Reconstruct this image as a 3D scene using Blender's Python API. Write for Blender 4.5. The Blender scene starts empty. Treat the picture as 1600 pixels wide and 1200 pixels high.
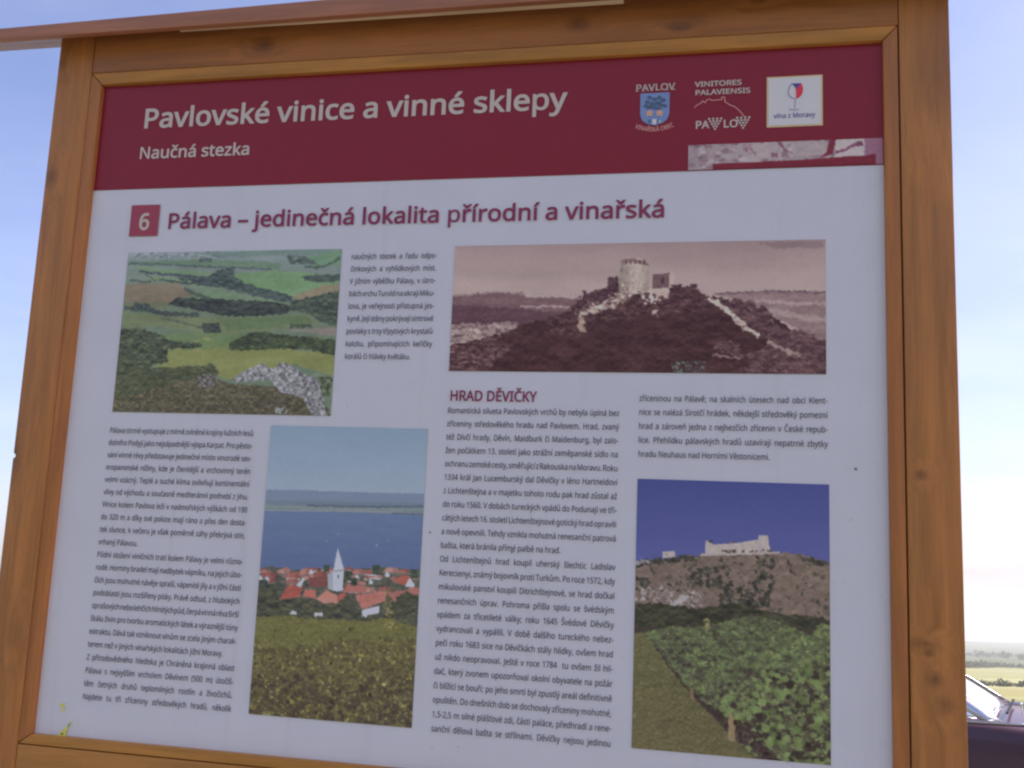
# A wooden information board on a hillside, a parked car and hazy fields behind it.
import bpy, bmesh, math
import numpy as np
from mathutils import Vector, Matrix
from mathutils.geometry import tessellate_polygon

R = math.radians
scene = bpy.context.scene
COL = scene.collection

# ---------------------------------------------------------------- camera
cam_d = bpy.data.cameras.new('camera')
cam_d.sensor_width = 36.0
cam_d.lens = 34.187
cam_d.clip_start = 0.05
cam_d.clip_end = 30000
cam = bpy.data.objects.new('camera', cam_d)
COL.objects.link(cam)
cam.matrix_world = Matrix(((0.99989, -0.01493, 0.0, 0.0),
                           (-0.003263, -0.218537, -0.975823, 0.0),
                           (0.014569, 0.975715, -0.218561, 1.65),
                           (0, 0, 0, 1)))
scene.camera = cam

# ---------------------------------------------------------------- sky and sun
SUN_AZ, SUN_EL = 92.0, 44.0          # degrees clockwise from +Y, above the horizon
world = bpy.data.worlds.new('World')
scene.world = world
world.use_nodes = True
wt = world.node_tree
for n in list(wt.nodes): wt.nodes.remove(n)
def WN(t, **k):
    n = wt.nodes.new(t)
    for a, b in k.items(): setattr(n, a, b)
    return n
w_out = WN('ShaderNodeOutputWorld'); w_bg = WN('ShaderNodeBackground')
w_sky = WN('ShaderNodeTexSky', sky_type='NISHITA', sun_disc=False)
w_sky.sun_elevation = R(SUN_EL); w_sky.sun_rotation = R(SUN_AZ)
w_sky.altitude = 300; w_sky.air_density = 1.0; w_sky.dust_density = 2.9; w_sky.ozone_density = 1.5
w_tc = WN('ShaderNodeTexCoord'); w_sep = WN('ShaderNodeSeparateXYZ'); w_com = WN('ShaderNodeCombineXYZ')
w_max = WN('ShaderNodeMath', operation='MAXIMUM'); w_max.inputs[1].default_value = 0.012
wl = wt.links.new
wl(w_tc.outputs['Generated'], w_sep.inputs[0])
wl(w_sep.outputs[0], w_com.inputs[0]); wl(w_sep.outputs[1], w_com.inputs[1])
wl(w_sep.outputs[2], w_max.inputs[0]); wl(w_max.outputs[0], w_com.inputs[2])
wl(w_com.outputs[0], w_sky.inputs[0])
# thin high cloud: noise over the direction flattened onto a cloud deck
w_div = WN('ShaderNodeMath', operation='ADD'); w_div.inputs[1].default_value = 0.12
wl(w_max.outputs[0], w_div.inputs[0])
w_px = WN('ShaderNodeMath', operation='DIVIDE'); w_py = WN('ShaderNodeMath', operation='DIVIDE'); w_pc = WN('ShaderNodeCombineXYZ')
wl(w_sep.outputs[0], w_px.inputs[0]); wl(w_div.outputs[0], w_px.inputs[1])
wl(w_sep.outputs[1], w_py.inputs[0]); wl(w_div.outputs[0], w_py.inputs[1])
wl(w_px.outputs[0], w_pc.inputs[0]); wl(w_py.outputs[0], w_pc.inputs[1])
w_map = WN('ShaderNodeMapping'); w_map.inputs['Scale'].default_value = (0.5, .8, 1.0)
w_map.inputs['Location'].default_value = (0.7, 0.35, 0)
wl(w_pc.outputs[0], w_map.inputs[0])
w_ns = WN('ShaderNodeTexNoise'); w_ns.inputs['Scale'].default_value = 1.3; w_ns.inputs['Detail'].default_value = 6; w_ns.inputs['Roughness'].default_value = .55
wl(w_map.outputs[0], w_ns.inputs['Vector'])
w_rp = WN('ShaderNodeMapRange'); w_rp.inputs[1].default_value = .38; w_rp.inputs[2].default_value = .85; w_rp.inputs[3].default_value = 0; w_rp.inputs[4].default_value = .13
wl(w_ns.outputs[0], w_rp.inputs[0])
w_mix = WN('ShaderNodeMix', data_type='RGBA'); w_mix.inputs['B'].default_value = (11.0, 11.4, 12.0, 1)
wl(w_rp.outputs[0], w_mix.inputs['Factor']); wl(w_sky.outputs[0], w_mix.inputs['A'])
w_tint = WN('ShaderNodeMix', data_type='RGBA', blend_type='MULTIPLY'); w_tint.inputs['Factor'].default_value = 1.0
w_tint.inputs['B'].default_value = (1.01, 0.92, 1.07, 1)
wl(w_mix.outputs['Result'], w_tint.inputs['A']); wl(w_tint.outputs['Result'], w_bg.inputs['Color'])
w_bg.inputs['Strength'].default_value = 0.106
wl(w_bg.outputs[0], w_out.inputs['Surface'])

sun_d = bpy.data.lights.new('sun', 'SUN')
sun_d.energy = 3.6; sun_d.angle = R(0.5); sun_d.color = (1.0, 0.95, 0.87)
sun = bpy.data.objects.new('sun', sun_d); COL.objects.link(sun)
sdir = Vector((math.sin(R(SUN_AZ))*math.cos(R(SUN_EL)), math.cos(R(SUN_AZ))*math.cos(R(SUN_EL)), math.sin(R(SUN_EL))))
sun.rotation_euler = sdir.to_track_quat('Z', 'Y').to_euler()

scene.view_settings.view_transform = 'Standard'
scene.view_settings.look = 'None'
scene.view_settings.exposure = 1.15
scene.view_settings.gamma = 1
scene.render.engine = 'CYCLES'
scene.cycles.filter_width = 2.3
scene.cycles.max_bounces = 6
scene.cycles.volume_bounces = 2
scene.cycles.use_denoising = True

# ---------------------------------------------------------------- helpers
def lin(c):
    c = np.asarray(c, float)/255.
    return np.where(c <= .04045, c/12.92, ((c+.055)/1.055)**2.4)
PAPER = lin((154, 150, 163))
def ink(c):                                  # colour of an ink, relative to the white of the board
    return np.clip(lin(c)/PAPER*.75, 0, .88)
def ink4(c): return tuple(ink(c))+(1.,)

class NT:
    def __init__(s, name):
        s.m = bpy.data.materials.new(name); s.m.use_nodes = True
        s.t = s.m.node_tree; s.b = s.t.nodes['Principled BSDF']
    def n(s, t, **k):
        o = s.t.nodes.new(t)
        for a, b in k.items():
            if a in ('operation', 'data_type', 'blend_type', 'attribute_name', 'feature', 'distance', 'interpolation_type', 'noise_dimensions', 'attribute_type'): setattr(o, a, b)
            else:
                key = int(a[1:]) if a[0] == 'i' and a[1:].isdigit() else a
                o.inputs[key].default_value = b
        return o
    def l(s, a, b): s.t.links.new(a, b)
    def math(s, op, a, b=None, c=None):
        o = s.t.nodes.new('ShaderNodeMath'); o.operation = op
        for i, v in enumerate((a, b, c)):
            if v is None: continue
            if isinstance(v, (int, float)): o.inputs[i].default_value = v
            else: s.l(v, o.inputs[i])
        return o.outputs[0]
    def mix(s, f, a, b, mode='MIX'):
        o = s.t.nodes.new('ShaderNodeMix'); o.data_type = 'RGBA'; o.blend_type = mode
        for k, v in (('Factor', f), ('A', a), ('B', b)):
            if isinstance(v, (int, float)): o.inputs[k].default_value = v
            elif isinstance(v, tuple): o.inputs[k].default_value = v if len(v) == 4 else v+(1,)
            else: s.l(v, o.inputs[k])
        return o.outputs['Result']
    def coords(s, scale=(1, 1, 1), loc=(0, 0, 0)):
        tc = s.t.nodes.new('ShaderNodeTexCoord'); mp = s.t.nodes.new('ShaderNodeMapping')
        mp.inputs['Scale'].default_value = scale; mp.inputs['Location'].default_value = loc
        s.l(tc.outputs['Object'], mp.inputs[0]); return mp.outputs[0]
    def noise(s, vec, scale, detail=4, rough=.55, dist=0.):
        o = s.t.nodes.new('ShaderNodeTexNoise')
        o.inputs['Scale'].default_value = scale; o.inputs['Detail'].default_value = detail
        o.inputs['Roughness'].default_value = rough; o.inputs['Distortion'].default_value = dist
        s.l(vec, o.inputs['Vector']); return o.outputs[0]
    def rng(s, v, a, b, c=0., d=1.):
        o = s.t.nodes.new('ShaderNodeMapRange')
        for i, x in enumerate((a, b, c, d)): o.inputs[i+1].default_value = x
        s.l(v, o.inputs[0]); return o.outputs[0]
    def bump(s, h, strength, dist):
        o = s.t.nodes.new('ShaderNodeBump'); o.inputs['Strength'].default_value = strength; o.inputs['Distance'].default_value = dist
        s.l(h, o.inputs['Height']); s.l(o.outputs[0], s.b.inputs['Normal'])
    def set(s, **k):
        for a, v in k.items():
            a = {'rough': 'Roughness', 'metal': 'Metallic', 'spec': 'Specular IOR Level', 'coat': 'Coat Weight', 'base': 'Base Color', 'coatr': 'Coat Roughness'}[a]
            if isinstance(v, tuple): v = v if len(v) == 4 else v+(1,)
            if isinstance(v, (int, float, tuple)): s.b.inputs[a].default_value = v
            else: s.l(v, s.b.inputs[a])
        return s.m

def plain(name, col, rough=.5, spec=.3, metal=0., coat=0., vary=.06, vs=30.):
    k = NT(name); f = k.noise(k.coords(), vs, 4)
    c = tuple(col[:3])
    lo = tuple(x*(1-vary) for x in c); hi = tuple(min(1, x*(1+vary)) for x in c)
    return k.set(base=k.mix(f, lo, hi), rough=rough, spec=spec, metal=metal, coat=coat, coatr=.04)

def wood(name, axis, knots=(), seed=0., tone=(.50, .203, .051)):
    """stained softwood: long grain along one axis, weathered patches, a few knots at given (x, z) spots"""
    k = NT(name)
    off = (seed*3.1, seed*1.7, seed*2.3)
    st = {'x': (.06, 1, 1), 'z': (1, 1, .06)}[axis]
    tc = k.t.nodes.new('ShaderNodeTexCoord'); sep = k.t.nodes.new('ShaderNodeSeparateXYZ'); k.l(tc.outputs['Object'], sep.inputs[0])
    kn = None; bend = None
    for (x, z, rx, rz, a) in knots:
        dx = k.math('DIVIDE', k.math('SUBTRACT', sep.outputs[0], x), rx)
        dz = k.math('DIVIDE', k.math('SUBTRACT', sep.outputs[2], z), rz)
        d = k.math('SQRT', k.math('ADD', k.math('MULTIPLY', dx, dx), k.math('MULTIPLY', dz, dz)))
        q = k.math('MULTIPLY', k.rng(d, 1.6, .3, 0., 1.), a*.8)
        g = k.math('MULTIPLY', k.rng(d, 4., 0., 0., 1.), .012)
        kn = q if kn is None else k.math('MAXIMUM', kn, q)
        bend = g if bend is None else k.math('ADD', bend, g)
    vec = k.coords(st, off)
    if bend is not None:
        cb = k.t.nodes.new('ShaderNodeCombineXYZ')
        for i in range(3): k.l(bend, cb.inputs[i])
        ad = k.t.nodes.new('ShaderNodeVectorMath'); ad.operation = 'ADD'; k.l(vec, ad.inputs[0]); k.l(cb.outputs[0], ad.inputs[1]); vec = ad.outputs[0]
    g1 = k.noise(vec, 55, 6, .6, .4)
    g2 = k.noise(vec, 260, 3, .6)
    pat = k.noise(k.coords((1, 1, 1), off), 5.5, 4)
    dark = tuple(c*.76 for c in tone); lite = tuple(min(1, c*1.2) for c in tone)
    c = k.mix(k.rng(g1, .34, .68), dark, lite)
    c = k.mix(k.math('MULTIPLY', k.rng(g2, .5, .72), .30), c, tuple(x*.5 for x in tone))
    c = k.mix(k.math('MULTIPLY', k.rng(pat, .42, .72), .5), c, (tone[0]*.78, tone[1]*.78, tone[2]*1.05))
    if kn is not None:
        fn = k.noise(k.coords((1, 1, 1), off), 120, 3)
        c = k.mix(k.math('MULTIPLY', kn, k.rng(fn, .25, .6, .5, 1.)), c, (.085, .033, .018))
    k.bump(g1, .25, .002)
    return k.set(base=c, rough=k.rng(g1, .3, .7, .38, .55), spec=.35)

def obj(name, me, mat, parent=None):
    if isinstance(me, bmesh.types.BMesh):
        bm = me; me = bpy.data.meshes.new(name); bm.to_mesh(me); bm.free()
    me.name = name
    for m in (mat if isinstance(mat, (list, tuple)) else [mat]): me.materials.append(m)
    o = bpy.data.objects.new(name, me); COL.objects.link(o)
    if parent: o.parent = parent
    return o
def tag(o, label=None, cat=None, group=None, kind=None):
    for a, b in (('label', label), ('category', cat), ('group', group), ('kind', kind)):
        if b: o[a] = b
    return o
def empty(name, mw=None, loc=None):
    o = bpy.data.objects.new(name, None); COL.objects.link(o); o.empty_display_size = .2
    if mw is not None: o.matrix_world = mw
    if loc is not None: o.location = loc
    return o

def prism(outline, y0, y1, bev=.0, bm=None):
    """an x-z outline made solid between two depths, its edges eased by a bevel"""
    own = bm is None
    b2 = bmesh.new()
    f = [b2.verts.new((x, y0, z)) for x, z in outline]
    r = [b2.verts.new((x, y1, z)) for x, z in outline]
    b2.faces.new(f); b2.faces.new(r[::-1])
    n = len(f)
    for i in range(n):
        j = (i+1) % n
        b2.faces.new((f[j], f[i], r[i], r[j]))
    bmesh.ops.recalc_face_normals(b2, faces=b2.faces)
    if bev: bmesh.ops.bevel(b2, geom=list(b2.edges), offset=bev, segments=2, profile=.6, affect='EDGES', clamp_overlap=True)
    if own: return b2
    t = bpy.data.meshes.new('t'); b2.to_mesh(t); b2.free(); bm.from_mesh(t); bpy.data.meshes.remove(t)
    return bm
def rect(x0, z0, x1, z1): return [(x0, z0), (x1, z0), (x1, z1), (x0, z1)]
def add_box(bm, x0, x1, y0, y1, z0, z1):
    v = [bm.verts.new((x, y, z)) for x in (x0, x1) for y in (y0, y1) for z in (z0, z1)]
    for q in ((0, 1, 3, 2), (4, 6, 7, 5), (0, 4, 5, 1), (2, 3, 7, 6), (0, 2, 6, 4), (1, 5, 7, 3)): bm.faces.new([v[i] for i in q])
def shade(o, ang=40):
    for p in o.data.polygons: p.use_smooth = True
    m = o.modifiers.new('edges', 'EDGE_SPLIT'); m.split_angle = R(ang)
    return o

# ---------------------------------------------------------------- printed pictures
# Each printed photograph of the board is drawn here as a small colour table
# (ink colours), laid later on a fine grid mesh.  Shapes are traced in a flat
# drawing frame whose four corners are the corners of the print.
class Print:
    def __init__(s, w, h, quad, base, seed=1):
        s.w, s.h = w, h
        s.rng = np.random.RandomState(seed)
        s.tab = s.rng.rand(256, 256)
        u, v = np.meshgrid((np.arange(w)+.5)/w, (np.arange(h)+.5)/h)
        (x0,y0),(x1,y1),(x2,y2),(x3,y3) = quad          # TL TR BR BL
        dx1,dx2,sx = x1-x2, x3-x2, x0-x1+x2-x3
        dy1,dy2,sy = y1-y2, y3-y2, y0-y1+y2-y3
        den = dx1*dy2-dx2*dy1
        g = (sx*dy2-dx2*sy)/den; k = (dx1*sy-sx*dy1)/den
        a,b = x1-x0+g*x1, x3-x0+k*x3
        d,e = y1-y0+g*y1, y3-y0+k*y3
        q = g*u+k*v+1
        s.X, s.Y = (a*u+b*v+x0)/q, (d*u+e*v+y0)/q
        s.u, s.v = u, v
        s.c = np.empty((h, w, 3)); s.c[:] = base
        s.gm = np.ones((h, w))
    def vn(s, sx, sy, off=0):
        x, y = s.X/sx+off*7.31, s.Y/sy+off*3.77
        xi, yi = np.floor(x).astype(int), np.floor(y).astype(int)
        fx, fy = x-xi, y-yi
        fx, fy = fx*fx*(3-2*fx), fy*fy*(3-2*fy)
        t = s.tab
        A = t[yi%256, xi%256]*(1-fx)+t[yi%256, (xi+1)%256]*fx
        B = t[(yi+1)%256, xi%256]*(1-fx)+t[(yi+1)%256, (xi+1)%256]*fx
        return (A*(1-fy)+B*fy)*2-1
    def fbm(s, sc, off=0, asp=1., n=3):
        r, a = 0, 1.
        for i in range(n):
            r = r+a*s.vn(sc*asp/2**i, sc/2**i, off+i*11); a *= .55
        return r/1.7
    def mask(s, pts, rough=0., rs=20., off=0):
        X, Y = s.X, s.Y
        if rough:
            X = X+s.fbm(rs, off+50)*rough; Y = Y+s.fbm(rs, off+90)*rough
        m = np.zeros(X.shape, bool)
        n = len(pts)
        for i in range(n):
            (xa, ya), (xb, yb) = pts[i], pts[(i+1) % n]
            if ya == yb: continue
            c = (ya > Y) != (yb > Y)
            m ^= c & (X < (xb-xa)*(Y-ya)/(yb-ya)+xa)
        return m
    def poly(s, pts, col, rough=3., rs=18., var=6., vs=14., asp=2., off=0, a=1.):
        m = s.mask(pts, rough, rs, off)
        t = s.fbm(vs, off+5, asp)[..., None]
        col = np.array(col, float)
        new = col+t*var*np.array([1, 1, .8])
        s.c[m] = (s.c*(1-a)+new*a)[m]
        return m
    def grad(s, m, ca, cb, ya, yb):
        t = np.clip((s.Y-ya)/(yb-ya), 0, 1)[..., None]
        s.c[m] = (np.array(ca)*(1-t)+np.array(cb)*t)[m]
    def line(s, pts, wd, col, rough=3., var=6., off=0, a=1.):
        up = [(x, y-wd/2) for x, y in pts]; dn = [(x, y+wd/2) for x, y in pts[::-1]]
        return s.poly(up+dn, col, rough, 12., var, 8., 2., off, a)
    def specks(s, m, n, cols, r0, r1, asp=1., var=10., a=.9, tall=None):
        ys, xs = np.nonzero(m)
        if not len(ys): return
        px = abs(s.X[0, -1]-s.X[0, 0])/s.w
        for i in s.rng.randint(0, len(ys), n):
            y, x = ys[i], xs[i]
            r = (r0+(r1-r0)*s.rng.rand())/px
            if tall is not None: r *= tall(s.X[y, x], s.Y[y, x])
            rx, ry = max(r*asp, .5), max(r, .5)
            x0, x1, y0, y1 = int(max(x-rx-1, 0)), int(min(x+rx+2, s.w)), int(max(y-ry-1, 0)), int(min(y+ry+2, s.h))
            yy, xx = np.mgrid[y0:y1, x0:x1]
            th = s.rng.rand()*3
            ca, sa = math.cos(th), math.sin(th)
            ex, ey = (xx-x)/rx, (yy-y)/ry
            if asp == 1.: ex, ey = (ex*ca+ey*sa), (-ex*sa+ey*ca)*1.5
            k = (ex**2+ey**2 < 1)[..., None]*a
            k = k*m[y0:y1, x0:x1][..., None]
            c = np.array(cols[s.rng.randint(len(cols))])+s.rng.randn()*var
            s.c[y0:y1, x0:x1] = s.c[y0:y1, x0:x1]*(1-k)+c*k
    def warp(s, amp, sc, off=0):              # ragged natural outlines: pull the colours about by noise
        px = abs(s.X[0, -1]-s.X[0, 0])/s.w
        dx = s.fbm(sc, off+200, n=4)*amp/px; dy = s.fbm(sc, off+300, n=4)*amp/px
        yy, xx = np.mgrid[0:s.h, 0:s.w]
        xi = np.clip(np.rint(xx+dx), 0, s.w-1).astype(int); yi = np.clip(np.rint(yy+dy), 0, s.h-1).astype(int)
        s.c = s.c[yi, xi]
    def foliage(s, m, dark, light, sc, k=1., mid=.42, asp=1.25, off=0, a=1.):
        # clumps of leaves: a rough relief, brighter where it turns up to the light
        f0 = s.fbm(sc, off+600, asp, 4); y = s.Y
        s.Y = y+sc*.22; f1 = s.fbm(sc, off+600, asp, 4); s.Y = y
        t = np.clip(mid+(f1-f0)*-.9*k+f0*.28*k+s.fbm(sc*5, off+640, 2.)*.16, 0, 1)[..., None]
        new = np.array(dark, float)*(1-t)+np.array(light, float)*t
        s.c[m] = (s.c*(1-a)+new*a)[m]
    def done(s, soft=1, sat=.78, gain=.95, grain=7.):
        c = s.c
        for i, f in enumerate((26., 12., 6.)):
            c = c+(s.vn(f*1.4, f, 400+i)*grain*s.gm*(.6+.3*i)*np.clip(c.mean(-1)/110, .3, 1.))[..., None]
        l = (c*np.array([.3, .55, .15])).sum(-1, keepdims=True)
        c = (l+(c-l)*sat)*gain
        for _ in range(soft):
            p = np.pad(c, ((1, 1), (1, 1), (0, 0)), 'edge')
            c = (p[:-2, 1:-1]+p[2:, 1:-1]+p[1:-1, :-2]+p[1:-1, 2:]+2*p[1:-1, 1:-1])/6
        c = c+s.rng.randn(s.h, s.w, 1)*2.
        return np.clip(c, 4, 250)

def draw_hills():
    P = Print(340, 240, [(263, 90), (1157, 72), (1113, 772), (202, 757)], (118, 124, 112), 3)
    al = P.mask([(0, 0), (1600, 0), (1600, 900), (0, 900)])
    P.grad(al, (134, 140, 148), (108, 122, 100), 80, 260)
    P.c += P.fbm(40, 3, 3.)[..., None]*7
    P.poly([(200, 60), (1200, 60), (1200, 84), (700, 98), (200, 106)], (142, 146, 158), 3, 20, 5)
    P.specks(P.mask([(200, 84), (1200, 66), (1200, 100), (200, 118)]), 150, [(108, 112, 126), (150, 152, 162), (120, 128, 126)], 2, 5, 3.)
    P.poly([(520, 92), (1160, 70), (1155, 108), (960, 96), (700, 108)], (112, 130, 124), 3, 20, 5)
    P.poly([(240, 130), (560, 118), (900, 130), (900, 160), (560, 150), (240, 146)], (104, 128, 104), 5, 20, 6)
    P.line([(250, 136), (420, 140), (560, 148), (860, 160)], 7, (84, 92, 96), 4)
    P.specks(P.mask([(560, 110), (610, 110), (610, 132), (560, 130)]), 25, [(80, 92, 92)], 5, 9)
    P.poly([(960, 120), (1150, 80), (1150, 140), (1040, 146)], (110, 142, 108), 4)
    P.specks(P.mask([(925, 100), (1010, 105), (1060, 140), (940, 138)]), 60, [(78, 90, 88), (90, 102, 94)], 4, 8, 1.6)
    P.line([(1000, 150), (1080, 150), (1150, 110)], 10, (78, 92, 84), 5)
    P.poly([(300, 150), (420, 160), (640, 175), (640, 190), (400, 180), (300, 172)], (116, 140, 104), 4)
    P.poly([(350, 190), (620, 215), (700, 240), (560, 232), (350, 208)], (118, 142, 96), 4)
    P.line([(310, 168), (400, 180), (560, 192), (640, 200)], 9, (74, 80, 88), 4)
    P.line([(270, 206), (330, 214), (360, 210)], 10, (86, 92, 88), 4)
    P.line([(335, 180), (380, 212)], 8, (96, 92, 90), 3)
    P.line([(390, 206), (500, 216), (640, 230)], 9, (68, 76, 84), 4)
    P.poly([(690, 182), (860, 165), (1130, 184), (1146, 214), (950, 268), (850, 262), (730, 226)], (112, 144, 98), 4, 20, 7, 30, 3)
    P.poly([(480, 262), (600, 246), (760, 272), (940, 300), (900, 306), (700, 292), (520, 282)], (112, 134, 102), 4)
    P.poly([(240, 222), (480, 219), (528, 268), (420, 312), (250, 330)], (132, 112, 92), 4, 20, 6, 20, 3)
    P.poly([(246, 300), (430, 300), (420, 330), (246, 336)], (112, 112, 84), 6, 20, 6)
    P.poly([(950, 272), (1080, 226), (1150, 220), (1142, 262), (1000, 294)], (144, 124, 98), 3)
    m = P.poly([(470, 190), (600, 190), (640, 160), (715, 152), (700, 186), (740, 212), (830, 240), (946, 272), (948, 298), (870, 290), (740, 258), (600, 224), (480, 205)], (68, 78, 84), 7, 14, 8)
    P.foliage(m, (54, 62, 68), (104, 118, 108), 13)
    m = P.poly([(980, 190), (1060, 180), (1150, 180), (1150, 205), (1100, 216), (1000, 204)], (66, 78, 78), 5, 12, 6)
    P.foliage(m, (56, 66, 66), (96, 112, 98), 12)
    P.line([(500, 240), (560, 270), (620, 290)], 16, (80, 90, 82), 6)
    m = P.poly([(430, 306), (470, 278), (560, 282), (700, 286), (900, 300), (950, 318), (930, 344), (760, 360), (640, 352), (520, 322)], (56, 63, 64), 7, 14, 8)
    P.foliage(m, (42, 46, 52), (92, 100, 86), 14, mid=.36)
    m = P.poly([(950, 290), (1050, 270), (1150, 246), (1142, 404), (1060, 372), (1010, 340), (940, 330)], (66, 76, 70), 8, 14, 8)
    P.foliage(m, (48, 56, 54), (108, 120, 94), 15)
    P.poly([(236, 344), (440, 352), (700, 362), (1010, 346), (1060, 384), (900, 414), (640, 432), (470, 412), (400, 400), (240, 404)], (116, 122, 86), 4, 20, 7, 24, 4)
    P.poly([(640, 372), (1000, 350), (1050, 380), (880, 402), (680, 414)], (98, 116, 78), 5, 20, 6, 24, 4)
    P.line([(246, 326), (320, 324), (420, 345), (560, 352)], 18, (70, 76, 76), 8)
    P.specks(P.mask([(290, 300), (355, 305), (355, 340), (290, 340)]), 60, [(62, 68, 72), (74, 84, 78)], 6, 12)
    P.line([(400, 360), (500, 385), (600, 412)], 8, (84, 92, 76), 6)
    m = P.mask([(572, 385), (640, 385), (655, 430), (580, 425)], 5)
    P.foliage(m, (46, 50, 52), (92, 98, 84), 13)
    P.poly([(900, 412), (1136, 402), (1134, 440), (1010, 420)], (140, 122, 116), 3)
    P.specks(P.mask([(940, 390), (1030, 388), (1030, 402), (940, 404)]), 30, [(70, 80, 64)], 4, 7)
    P.poly([(400, 430), (640, 425), (760, 430), (700, 470), (430, 500)], (104, 122, 78), 5)
    P.poly([(430, 504), (590, 444), (680, 470), (700, 494), (900, 490), (1130, 514), (1124, 606), (960, 556), (700, 624), (640, 604), (380, 578)], (134, 134, 74), 4, 20, 8, 40, 4)
    P.poly([(560, 460), (660, 455), (680, 488), (560, 494), (480, 500)], (108, 128, 76), 6)
    m = P.poly([(226, 412), (330, 408), (410, 440), (440, 462), (570, 466), (576, 484), (432, 496), (432, 548), (370, 562), (216, 640)], (64, 72, 58), 7, 16, 9)
    P.foliage(m, (42, 46, 42), (112, 120, 84), 20)
    m = P.poly([(682, 494), (690, 470), (735, 446), (790, 418), (870, 428), (1010, 440), (1136, 454), (1132, 516), (980, 490), (760, 500)], (62, 74, 56), 7, 16, 9)
    P.foliage(m, (40, 46, 40), (108, 120, 74), 16, mid=.38)
    m = P.poly([(214, 604), (300, 590), (400, 574), (560, 564), (640, 580), (640, 620), (690, 636), (900, 652), (1070, 684), (1120, 780), (190, 780)], (92, 84, 64), 6, 16, 12, 10, 1.)
    P.foliage(m, (62, 56, 48), (132, 116, 84), 14, 1.1, .42, .9)
    P.specks(m, 700, [(72, 66, 54), (122, 108, 84), (136, 118, 98), (84, 86, 60), (108, 86, 74)], 2, 4, .6)
    m = P.mask([(216, 560), (400, 574), (640, 560), (640, 590), (560, 610), (216, 700)], 10)
    P.foliage(m, (56, 60, 46), (110, 112, 76), 16)
    P.specks(P.mask([(560, 600), (640, 590), (640, 660), (560, 650)], 6), 60, [(110, 102, 104), (130, 120, 122), (70, 62, 60)], 4, 8)
    P.warp(4., 14.)
    rk = [(690, 628), (740, 590), (820, 552), (872, 578), (905, 545), (960, 566), (1010, 598), (1060, 622), (1076, 670), (1100, 790), (1040, 772), (990, 694), (900, 670), (862, 622), (760, 630)]
    m = P.poly(rk, (142, 136, 146), 5, 12, 0)
    cr = P.vn(14, 60, 31)+.7*P.vn(30, 18, 37)
    P.c[m] = (P.c+np.clip(cr, -1, 1)[..., None]*16)[m]
    P.foliage(m, (66, 58, 66), (188, 182, 188), 20, 1.4, .55, .45, 3, .8)
    P.specks(P.mask([(880, 735), (930, 735), (930, 765), (880, 765)], 4), 25, [(150, 146, 150)], 3, 7)
    P.specks(P.mask([(1060, 610), (1120, 610), (1110, 690), (1075, 690)], 4), 60, [(64, 72, 52), (84, 92, 66)], 4, 9)
    P.c += (P.vn(70, 5, 71)*3+P.vn(160, 40, 73)*5)[..., None]
    P.gm = np.clip((P.Y-60)/200, .2, .6)
    return P.done(1, .78, .90, 5.)

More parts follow.
